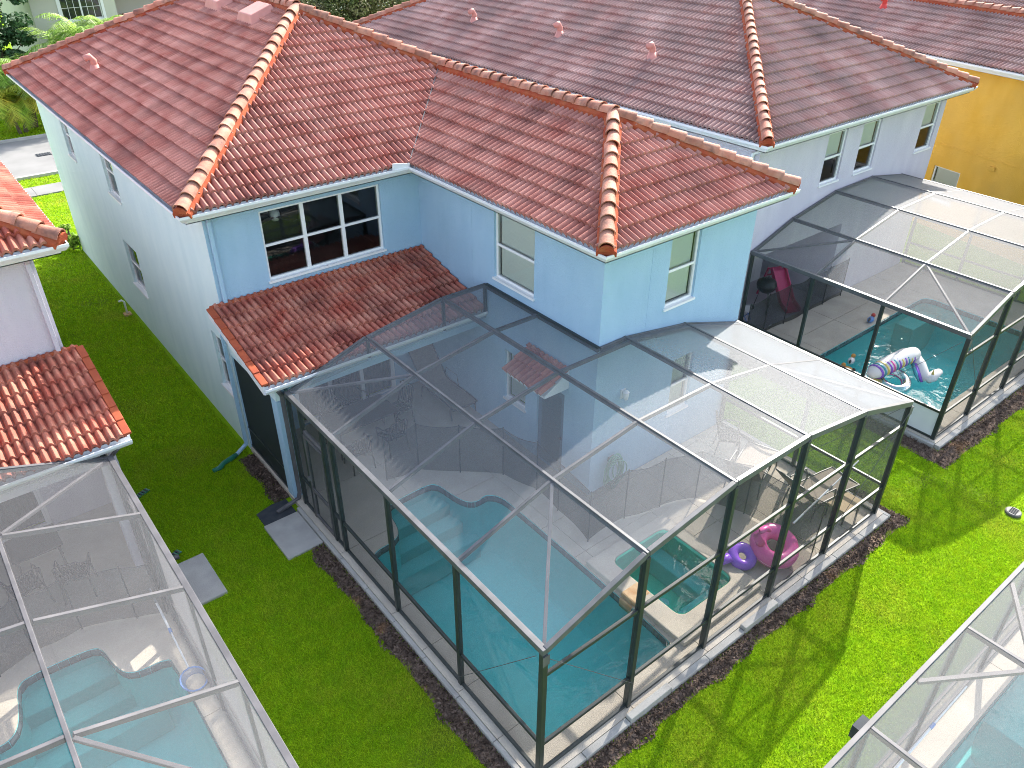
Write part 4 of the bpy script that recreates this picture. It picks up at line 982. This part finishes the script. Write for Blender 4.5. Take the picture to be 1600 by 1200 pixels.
def make_chair(label):
    t = thing('patio_chair', label, 'chair', group='slat back patio chairs')
    s = MB()
    for k in range(7): s.box(-.21, -.2 + k * .062, .425, .21, -.15 + k * .062, .445)
    s.box(-.23, -.22, .405, -.2, .23, .424).box(.2, -.22, .405, .23, .23, .424); s.build('seat', BROWNM, t)
    for k in range(7): x = -.17 + k * .0567; MB().bar((x, .235, .5), (x, .33, .9), .028, .012, (0, 1, 0)).build('back_slat', BROWNM, t)
    MB().tube([(-.22, .22, .42), (-.22, .33, .88), (-.15, .35, .93), (.15, .35, .93), (.22, .33, .88), (.22, .22, .42)], .014, 6).build('back_frame', BROWNM, t)
    for sx in (-1, 1):
        MB().tube([(sx * .225, .28, .66), (sx * .26, -.05, .66), (sx * .26, -.18, .63), (sx * .235, -.2, .42)], .014, 6).build('arm', BROWNM, t)
        MB().tube([(sx * .22, -.2, .42), (sx * .24, -.23, 0)], .015, 6).build('leg', BROWNM, t); MB().tube([(sx * .22, .22, .42), (sx * .24, .28, 0)], .015, 6).build('leg', BROWNM, t)
    return t
c0 = make_chair('dark slat back chair at the right end of the patio table, beside the chaise'); c0.location = (3.02, -1.25, .112); c0.rotation_euler.z = R(-80)
for x, y, rz, lb in ((1.75, -.55, R(0), 'dark slat back chair behind the patio table, in front of the sliding doors'), (2.35, -.52, R(5), 'dark slat back chair behind the patio table, next to the right hand door panel'),
                     (1.55, -2.05, R(176), 'slat back chair on the pool side of the patio table, near the screen door'), (2.4, -2.02, R(183), 'slat back chair on the pool side of the patio table, near the mesh fence'),
                     (-4.75, -1.9, R(195), 'dark chair in the lower left grey cage, farther from the lawn'), (-4.0, -2.1, R(165), 'dark chair in the lower left grey cage, closer to the lawn'),
                     (8.1, -6.6, R(40), 'dark slat back chair standing in the far right part of the bronze cage')):
    dup(c0, (x, y, .112), rz, lb)
def table(label, x, y, w, d, top=BLACK):
    t = thing('patio_table', label, 'table', (x, y, .112)); MB().box(-w / 2, -d / 2, .69, w / 2, d / 2, .715).build('table_top', top, t, bevel=.02)
    MB().box(-w / 2 + .04, -d / 2 + .04, .64, w / 2 - .04, d / 2 - .04, .688).build('apron', BROWNM, t)
    for sx in (-1, 1):
        for sy in (-1, 1): MB().tube([(sx * (w / 2 - .08), sy * (d / 2 - .08), .64), (sx * (w / 2 - .05), sy * (d / 2 - .05), 0)], .02, 6).build('leg', BROWNM, t)
table('dark rectangular patio table under the tiled porch roof of the blue house', 2.05, -1.3, 1.5, .85)
table('dark table between two chairs in the lower left grey cage', -4.4, -1.25, .8, .7)
t = thing('side_table', 'low tan topped side table near the front right wall of the bronze cage', 'table', (8.25, -9.3, .112)); MB().box(-.3, -.22, .3, .3, .22, .34).build('table_top', TANP, t, bevel=.01)
for sx in (-1, 1):
    for sy in (-1, 1): MB().box(sx * .26 - .015, sy * .18 - .015, 0, sx * .26 + .015, sy * .18 + .015, .3).build('leg', BROWNM, t)
def pole(name, label, cat, a, b, net=None, grip=BLUEP):
    a, b = Vector(a), Vector(b); t = thing(name, label, cat, a); d = b - a
    MB().tube([(0, 0, 0), tuple(d * .55)], .019, 8).build('outer_tube', WHT, t); MB().tube([tuple(d * .55), tuple(d)], .014, 8).build('inner_tube', WHT, t)
    MB().tube([tuple(d * .53), tuple(d * .58)], .026, 8).build('clamp', grip, t)
    if net:
        c = d + d.normalized() * .24; n_ = Vector(net).normalized(); x = d.normalized(); y = n_.cross(x)
        ring = [c + x * (-.2 + .0 * k) if False else c + x * (.22 * math.cos(k * math.pi / 8)) + y * (.2 * math.sin(k * math.pi / 8)) for k in range(16)]
        MB().tube(ring, .015, 6, True).build('net_frame', BLUEP, t)
        bot = [c + (p - c) * .55 - n_ * .1 for p in ring]
        MB().add(ring + bot + [c - n_ * .12], [(k, (k + 1) % 16, 16 + (k + 1) % 16, 16 + k) for k in range(16)] + [(16 + k, 16 + (k + 1) % 16, 32) for k in range(16)]).build('net', NETM, t, True)
    return t
NETM = screen_mat('blue net', .45, (.2, .32, .6))
pole('skimmer_net', 'white pole with a blue leaf skimmer net lying beside the lower left pool', 'skimmer net', (-3.1, -3.15, .42), (-3.12, -4.95, .2), (.1, 0, 1))
pole('pool_pole', 'bright white pool pole leaning across the loungers at the front of the bronze cage', 'pool pole', (6.6, -9.2, .75), (8.55, -9.2, 1.25), None, GREYAL)
pole('pool_pole', 'white and blue telescopic pole along the wall of the lower right flat cage', 'pool pole', (3.5, -12.82, .55), (5.7, -12.82, .68))
# hose coil on the wall, ceiling fan behind the big window
hz = thing('hose_coil', 'coil of pale green garden hose hanging on the blue wall behind the pool', 'hose', (5.28, -5.9, .55))
h_ = MB()
for k in range(11):
    dx_, dz_, tw = random.uniform(-.05, .05), random.uniform(-.06, .04), random.uniform(-.35, .35); rx, rz_ = random.uniform(.14, .3), random.uniform(.24, .44)
    h_.tube([(dx_ + rx * math.cos(a + tw), -.02 * (k % 4) - .01, dz_ + rz_ * math.sin(a)) for a in [2 * math.pi * i / 20 for i in range(20)]], .013, 5, True)
h_.build('hose', HOSE, hz, True); MB().box(-.08, .03, .2, .08, .115, .3).build('bracket', IRON, hz)
fan = thing('ceiling_fan', 'ceiling fan seen through the left pane of the large upper window', 'ceiling fan', (1.9, 1.3, 4.6))
MB().tube([(0, 0, .1), (0, 0, .85)], .02, 6).lathe([(0, .12), (.1, .1), (.12, 0), (.08, -.1), (0, -.12)], n=12).build('motor', WHT, fan, True)
for k in range(5):
    a = 2 * math.pi * k / 5; MB().bar((.12 * math.cos(a), .12 * math.sin(a), 0), (.62 * math.cos(a), .62 * math.sin(a), .02), .13, .012).build('blade', IRON, fan)
rm = MB().quad((.05, 4, 2.95), (4.7, 4, 2.95), (4.7, 4, 5.44), (.05, 4, 5.44)).quad((.05, .15, 2.95), (4.7, .15, 2.95), (4.7, 4, 2.95), (.05, 4, 2.95)).quad((4.7, .15, 2.95), (4.7, 4, 2.95), (4.7, 4, 5.44), (4.7, .15, 5.44)).quad((.05, .15, 2.95), (.05, 4, 2.95), (.05, 4, 5.44), (.05, .15, 5.44))
rm.build('room', mat('room wall', (.07, .075, .07), rough=.9), hA)

# ------------------------------------------------------------------ floats and toys
f = thing('ring_float', 'pink inflatable ring float on the deck by the front wall of the bronze cage', 'pool float', (6.2, -9.15, .112))
MB().torus((0, 0, .28), .30, .155, (-.14, -.3, .94), 28, 12).build('ring', PINK, f, True); MB().tube([(-.28, .12, .42), (-.38, .16, .62), (-.34, .14, .76), (-.24, .1, .78), (-.16, .06, .7)], [.09, .075, .07, .06, .03], 8).build('neck', PINK, f, True)
MB().torus((0, -.0, .28), .44, .012, (-.14, -.3, .94), 28, 6).build('seam', WVIN, f, True)
f = thing('ring_float', 'small purple inflatable ring with a pointed tail beside the pink ring', 'pool float', (5.62, -8.9, .112))
MB().torus((0, 0, .18), .17, .1, (-.2, -.35, .9), 24, 10).build('ring', PURP, f, True); MB().tube([(-.25, .1, .22), (-.4, .14, .18), (-.52, .16, .12)], [.1, .07, .015], 8).build('tail', PURP, f, True)
u = thing('animal_float', 'large white striped animal shaped float drifting in the right hand pool', 'pool float', (13.2, -7.0, 0)); u.scale = (1, 1, .8)
body = [(-.1, 0, .38), (.05, -.02, .46), (.4, -.06, .52), (.8, -.12, .58), (1.2, -.18, .62), (1.5, -.24, .6), (1.62, -.28, .5)]
rad = [.1, .19, .22, .23, .23, .2, .1]
MB().tube(body, rad, 14).build('body', WVIN, u, True)
cols = [PURP, TEAL, YVIN, PURP, PINK, TEAL, PURP, YVIN, PURP, TEAL, YVIN, PURP]
for k in range(12):
    fr = .1 + k * .105 * 1.0; x = fr; y = -.02 - .14 * fr; z = .46 + .12 * min(1, fr); rr = .222 + .014 * math.sin(fr * 2)
    MB().tube([(x - .02, y, z), (x + .02, y - .005, z + .004)], rr, 16).build('stripe', cols[k], u, True)
MB().tube([(1.5, -.26, .5), (1.42, -.5, .4), (1.28, -.72, .22), (1.2, -.85, .1)], [.17, .14, .13, .1], 12).build('neck', WVIN, u, True)
MB().tube([(1.16, -.86, .12), (1.3, -.9, .2), (1.5, -.9, .26), (1.66, -.9, .24), (1.74, -.9, .2)], [.09, .14, .12, .1, .06], 12).build('head', WVIN, u, True)
MB().tube([(1.3, -.42, .42), (1.14, -.62, .26), (1.06, -.8, .08)], [.05, .06, .03], 8).build('mane', PURP, u, True); MB().tube([(1.26, -.36, .44), (1.08, -.58, .28), (.98, -.76, .1)], [.04, .05, .02], 8).build('mane', TEAL, u, True)
MB().ball((1.5, -.99, .3), .02).build('eye', BLACK, u, True); MB().tube([(1.3, -.9, .32), (1.28, -.9, .5)], [.04, .005], 8).build('horn', YVIN, u, True)
f = thing('ring_float', 'clear inflatable swim ring floating beside the white animal float', 'pool float', (13.72, -7.32, 0)); MB().torus((0, 0, .1), .33, .12, (-.1, -.2, 1), 28, 12).build('ring', CLEAR, f, True)
MB().torus((0, 0, .1), .215, .015, (-.1, -.2, 1), 24, 6).build('seam', PINK, f, True)
for (x, y, z, m, lb) in ((13.3, -6.35, .03, GOLD, 'orange dog shaped pool toy floating at the near edge of the right pool'), (13.75, -6.15, .03, WVIN, 'white and orange toy floating behind the dark cage post'), (13.35, -7.1, .03, YVIN, 'yellow toy floating close to the clear swim ring'), (16.1, -5.3, .112, BLUEP, 'blue and red water toy left on the deck at the right pool edge')):
    t = thing('pool_toy', lb, 'toy', (x, y, z), random.uniform(0, 3)); MB().ball((0, 0, .07), (.16, .09, .08)).build('body', m, t, True); MB().ball((.15, 0, .15), .06).build('head', GOLD if m is not BLUEP else VENTR, t, True); MB().ball((-.13, 0, .11), (.05, .03, .06)).build('tail', BROWNM, t, True)
# covered patio of the right neighbour
g = thing('grill', 'black kettle grill on wheels in the covered patio of the white lavender house', 'grill', (14.2, -3.0, .112))
MB().lathe([(0, .62), (.16, .64), (.26, .74), (.28, .84)], n=16).build('bowl', BLACK, g, True); MB().lathe([(.285, .845), (.26, .95), (.15, 1.03), (0, 1.05)], n=16).build('lid', BLACK, g, True); MB().tube([(-.07, 0, 1.05), (-.05, 0, 1.1), (.05, 0, 1.1), (.07, 0, 1.05)], .012, 6).build('handle', IRON, g)
for a in (0, 2.1, 4.2):
    MB().tube([(.15 * math.cos(a), .15 * math.sin(a), .68), (.27 * math.cos(a), .27 * math.sin(a), .06)], .014, 6).build('leg', IRON, g); MB().torus((.28 * math.cos(a), .28 * math.sin(a), .07), .05, .018, (math.sin(a), -math.cos(a), 0), 12, 6).build('wheel', BLACK, g, True)
g = thing('toy_slide', 'bright pink plastic slide for toddlers behind the dark fence on the covered patio', 'slide', (15.0, -3.05, .112), R(-20))
MB().add([(-.2, -.65, .05), (.2, -.65, .05), (.2, -.3, .16), (-.2, -.3, .16), (.2, .35, .92), (-.2, .35, .92), (.2, .55, .95), (-.2, .55, .95)], [(0, 1, 2, 3), (3, 2, 4, 5), (5, 4, 6, 7)]).build('chute', SLID, g)
for s in (-1, 1): MB().bar((s * .22, -.65, .1), (s * .22, -.3, .22), .03, .14).bar((s * .22, -.3, .22), (s * .22, .38, 1.0), .03, .14).build('side_wall', SLID, g); MB().bar((s * .2, .55, .95), (s * .24, .8, 0), .05, .05).build('leg', SLID, g)
for k in range(3): MB().bar((-.2, .8 - k * .08, .2 + k * .24), (.2, .8 - k * .08, .2 + k * .24), .05, .03).build('rung', SLID, g)
t = thing('folding_chair', 'white and blue folding chair at the left end of the covered patio', 'chair', (13.2, -3.05, .112), R(30))
MB().box(-.2, -.2, .42, .2, .2, .45).build('seat', WVIN, t); MB().bar((0, .2, .5), (0, .32, .9), .4, .02, (0, 1, 0)).build('backrest', WVIN, t)
for s in (-1, 1): MB().tube([(s * .21, -.25, 0), (s * .21, .3, .88)], .012, 6).build('leg', BLUEP, t); MB().tube([(s * .21, .25, 0), (s * .21, -.2, .44)], .012, 6).build('leg', BLUEP, t)
t = thing('cabinet', 'tall white cabinet standing inside the covered patio of the white lavender house', 'cabinet', (15.6, -1.3, .112)); MB().box(-.35, -.3, 0, .35, .3, 1.75).build('carcass', WHT, t, bevel=.01)
MB().box(-.34, -.325, .05, -.005, -.302, 1.7).build('door', WHT, t); MB().box(.005, -.325, .05, .34, -.302, 1.7).build('door', WHT, t)

# ------------------------------------------------------------------ planting
def quads_cloud(P, N, s, aspect=1., jit=1.):
    """leaf quads at P facing roughly N"""
    k = len(P); N = N + rng.normal(0, jit, (k, 3)); N /= np.linalg.norm(N, axis=1)[:, None] + 1e-9
    A = np.cross(N, rng.normal(0, 1, (k, 3))); A /= np.linalg.norm(A, axis=1)[:, None] + 1e-9; B = np.cross(N, A); s = s * rng.uniform(.6, 1.3, (k, 1))
    V = np.stack([P - A * s, P + B * s * aspect * .45, P + A * s, P - B * s * aspect * .45], 1).reshape(-1, 3); F = np.arange(4 * k).reshape(-1, 4); return V, F
def leafy_tree(label, loc, h, r, m, nclump=60, per=140, leaf=.09, low=.3, name='leafy_tree'):
    t = thing(name, label, 'tree', loc); tr = MB().tube([(0, 0, -.1), (.05, .03, h * .25), (-.05, .02, h * .5), (.03, 0, h * .75)], [h * .035, h * .028, h * .02, h * .008], 8)
    tr.build('trunk', BARK, t, True); lb = MB(); C_ = []
    for i in range(nclump):
        z = h * (low + (1 - low) * random.random() ** .8); f = (z / h - low) / (1 - low); rr = r * (math.sin(math.pi * (.12 + .8 * f)) ** .7) * math.sqrt(random.random()) ; a = random.uniform(0, 6.28)
        C_.append((rr * math.cos(a), rr * math.sin(a), z))
        if i % 5 == 0: lb.tube([(0, 0, z * .6), (rr * .5 * math.cos(a), rr * .5 * math.sin(a), z * .82), C_[-1]], [.05, .03, .01], 5)
    lb.build('limb', BARK, t); V = []; N = []
    for c in C_:
        d = rng.normal(0, 1, (per, 3)); d /= np.linalg.norm(d, axis=1)[:, None]; q = rng.uniform(.35, 1, (per, 1)) ** .5 * random.uniform(.3, .62) * r * .55; V.append(np.array(c) + d * q * np.array([1, 1, .75])); N.append(d + [0, 0, .5])
    V, F = quads_cloud(np.concatenate(V), np.concatenate(N), leaf, 1.1, .6); joined('crown', V, F, m, t, None); return t
def palm(label, loc, h, nf=16, L=1.8, m=PALM, stems=1, droop=1.):
    t = thing('palm_tree', label, 'palm', loc); mb = MB(); V = []; F = []
    for s in range(stems):
        ox, oy = (random.uniform(-.5, .5), random.uniform(-.5, .5)) if stems > 1 else (0, 0); hh = h * random.uniform(.6, 1) if stems > 1 else h
        mb.tube([(ox * .3, oy * .3, -.1), (ox * .6, oy * .6, hh * .5), (ox, oy, hh)], [.09, .07, .05], 8)
        for i in range(nf):
            az = 2 * math.pi * i / nf + random.uniform(-.25, .25); el = random.uniform(.25, 1.35); l = L * random.uniform(.75, 1.15)
            pts = []; p = np.array([ox, oy, hh]); e = el
            for k in range(13):
                pts.append(p.copy()); p = p + np.array([math.cos(az) * math.cos(e), math.sin(az) * math.cos(e), math.sin(e)]) * l / 12; e -= droop * .17 * random.uniform(.7, 1.2)
            side = np.array([-math.sin(az), math.cos(az), 0])
            for k in range(1, 13):
                d = pts[k] - pts[k - 1]; d /= np.linalg.norm(d)
                for q in (.0, .5):
                    b = pts[k - 1] + (pts[k] - pts[k - 1]) * q; ll = l * .3 * math.sin(math.pi * min(1, (k + q) / 13.5 + .08)) + .05
                    for sg in (-1, 1):
                        tip = b + side * sg * ll * .75 + d * ll * .5 + np.array([0, 0, -ll * random.uniform(.15, .5)]); w = d * .034
                        o = len(V); V += [b - w, b + w, tip + w * .3, tip - w * .3]; F.append((o, o + 1, o + 2, o + 3))
    mb.build('trunk', BARK, t, True); joined('crown', np.array(V), F, m, t, None); return t
palm('bright feathery palm in front of the beige house, tallest of the palms behind the roof', (4.9, 32, 0), 5.2, 24, 2.3, PALM, 3)
palm('pale feathery palm beside the window of the beige house', (6.5, 32.8, 0), 4.0, 22, 2.1, PALM, 3)
palm('palm with long grassy fronds at the far left above the sunny lawn', (2.1, 31.8, 0), 2.7, 17, 2.1, PALM, 4, 1.15)
palm('palm with yellow tinged fronds at the left edge behind the street', (1.5, 31.0, 0), 1.7, 17, 1.9, PALMY, 3, 1.2)
leafy_tree('dark dense evergreen tree at the top left corner', (2.0, 34.2, 0), 8.2, 2.0, LEAFD, 80, 200, .13, .25, 'evergreen_tree')
leafy_tree('second dark evergreen half hidden behind the top left corner tree', (-.3, 36.5, 0), 8, 2.2, LEAFD, 70, 160, .14, .2, 'evergreen_tree')
leafy_tree('grey green broadleaf tree between the two tiled roofs at the top', (20.5, 31.0, 0), 6.3, 3.6, LEAFG, 150, 260, .085, .25)
leafy_tree('low grey green tree right behind the gap between the blue and white houses', (16.8, 30.0, 0), 5.0, 2.0, LEAFG, 70, 220, .08, .25)
sb = leafy_tree('small green shrub at the front corner of the blue house', (-.25, 14.25, 0), .85, .42, PALM, 26, 40, .07, .1, 'shrub'); sb['category'] = 'shrub'
# mulch beds and grass
def wig(t): return .05 * math.sin(t * 3.1) + .035 * math.sin(t * 7.7 + 1)
def bed(name, test, x0, y0, x1, y1, dens, z=.0):
    n = int((x1 - x0) * (y1 - y0) * dens); p = np.stack([rng.uniform(x0, x1, n), rng.uniform(y0, y1, n)], 1); k = np.array([test(a, b) for a, b in p]); p = p[k]; n = len(p)
    P = np.column_stack([p, rng.uniform(.004, .05, n)]); N = np.tile([0, 0, 1.], (n, 1)); V, F = quads_cloud(P, N, .034, .9, .55); joined(name, V, F, MULCH)
def bedA(x, y):
    w = wig(x + y)
    if y < -9.92 and y > -10.2 + w and -.42 + w < x < 9.22: return True
    if -.1 > x > -.40 + w and (-10.1 < y < -3.62): return True
    if 9.03 < x < 9.3 + w and -10.2 < y < -8.6: return True
    return -.36 + w < x < -.01 and -1.95 < y < -.15
bed('mulch', bedA, -.6, -10.45, 9.4, -.1, 1900)
def bedB(x, y): w = wig(x + y); return (-9.42 > y > -9.85 + w and 11.4 < x < 21) or (11.42 + w < x < 11.9 and -9.7 < y < -3.7)
bed('mulch', bedB, 11.3, -9.95, 21, -3.7, 1100)
base = MB().prism([(-.38, -10.17), (9.2, -10.17), (9.2, -9.93), (-.105, -9.93), (-.105, -3.63), (-.38, -3.63)], -.02, .006).prism([(-.33, -1.95), (-.004, -1.95), (-.004, -.15), (-.33, -.15)], -.02, .006).prism([(9.035, -10.27), (9.26, -10.1), (9.26, -8.7), (9.035, -8.6)], -.02, .007)
base.prism([(11.45, -9.82), (21, -9.82), (21, -9.425), (11.895, -9.425), (11.895, -3.7), (11.45, -3.7)], -.02, .006); struct('mulch_bed', base, MULCH)
def no_grass(x, y):
    jx, jy = random.gauss(0, .04), random.gauss(0, .04)
    if bedA(x + jx, y + jy) or bedB(x + jx, y + jy): return True
    for a, b, c, d in ((-.1, -9.92, 9.03, 14.2), (11.75, -9.42, 21, 14), (-12, -9.9, -2.72, 14), (-.83, -3.62, -.08, -2.48), (-2.74, -3.68, -1.98, -2.44), (-.8, -2.5, 0, -1.96), (-.3, -12.62, 15, -18), (-9, 20.68, 9, 21.92), (-9, 23.2, 9, 29.8), (4.55, 14, 8.65, 21)):
        if a < x < c and min(b, d) < y < max(b, d): return True
    return (x - 11.12) ** 2 + (y + 11.37) ** 2 < .05
def grass(x0, y0, x1, y1, dens, ln, w):
    n = int((x1 - x0) * (y1 - y0) * dens); p = np.stack([rng.uniform(x0, x1, n), rng.uniform(y0, y1, n)], 1); p = p[~np.array([no_grass(a, b) for a, b in p])]; n = len(p)
    a = rng.uniform(0, 6.283, n); L = ln * rng.uniform(.55, 1.25, n); lean = rng.uniform(.45, .98, n); b = a + rng.normal(1.57, .5, n)
    A = np.stack([np.cos(a), np.sin(a), np.zeros(n)], 1) * (w * rng.uniform(.6, 1.3, n))[:, None]
    T = np.stack([np.cos(b) * L * lean, np.sin(b) * L * lean, L * np.sqrt(1 - lean ** 2 * .8)], 1); P = np.column_stack([p, np.full(n, -.003)])
    V = np.stack([P - A, P + A, P + T], 1).reshape(-1, 3); return V, np.arange(3 * n).reshape(-1, 3)
VS = []; FS = []; o = 0
for a in ((-2.75, -12.6, 0, 1.5, 5200, .06, .006), (-.3, -12.6, 11, -9.9, 5200, .062, .006), (11, -12.6, 19, -9.4, 2400, .058, .009), (9.0, -9.9, 11.8, -5.5, 2200, .058, .009), (-2.75, 1.5, 0, 9, 2200, .06, .01), (-2.75, 9, 1, 20.7, 900, .07, .016), (-3, 21.9, 4.6, 23.2, 700, .08, .02), (-4, 29.8, 4.5, 34, 600, .09, .024), (-6, -16, -.3, -12.6, 900, .06, .012)):
    V, F = grass(*a); VS.append(V); FS.append(F + o); o += len(V)
joined('grass', np.concatenate(VS), np.concatenate(FS), BLADE)
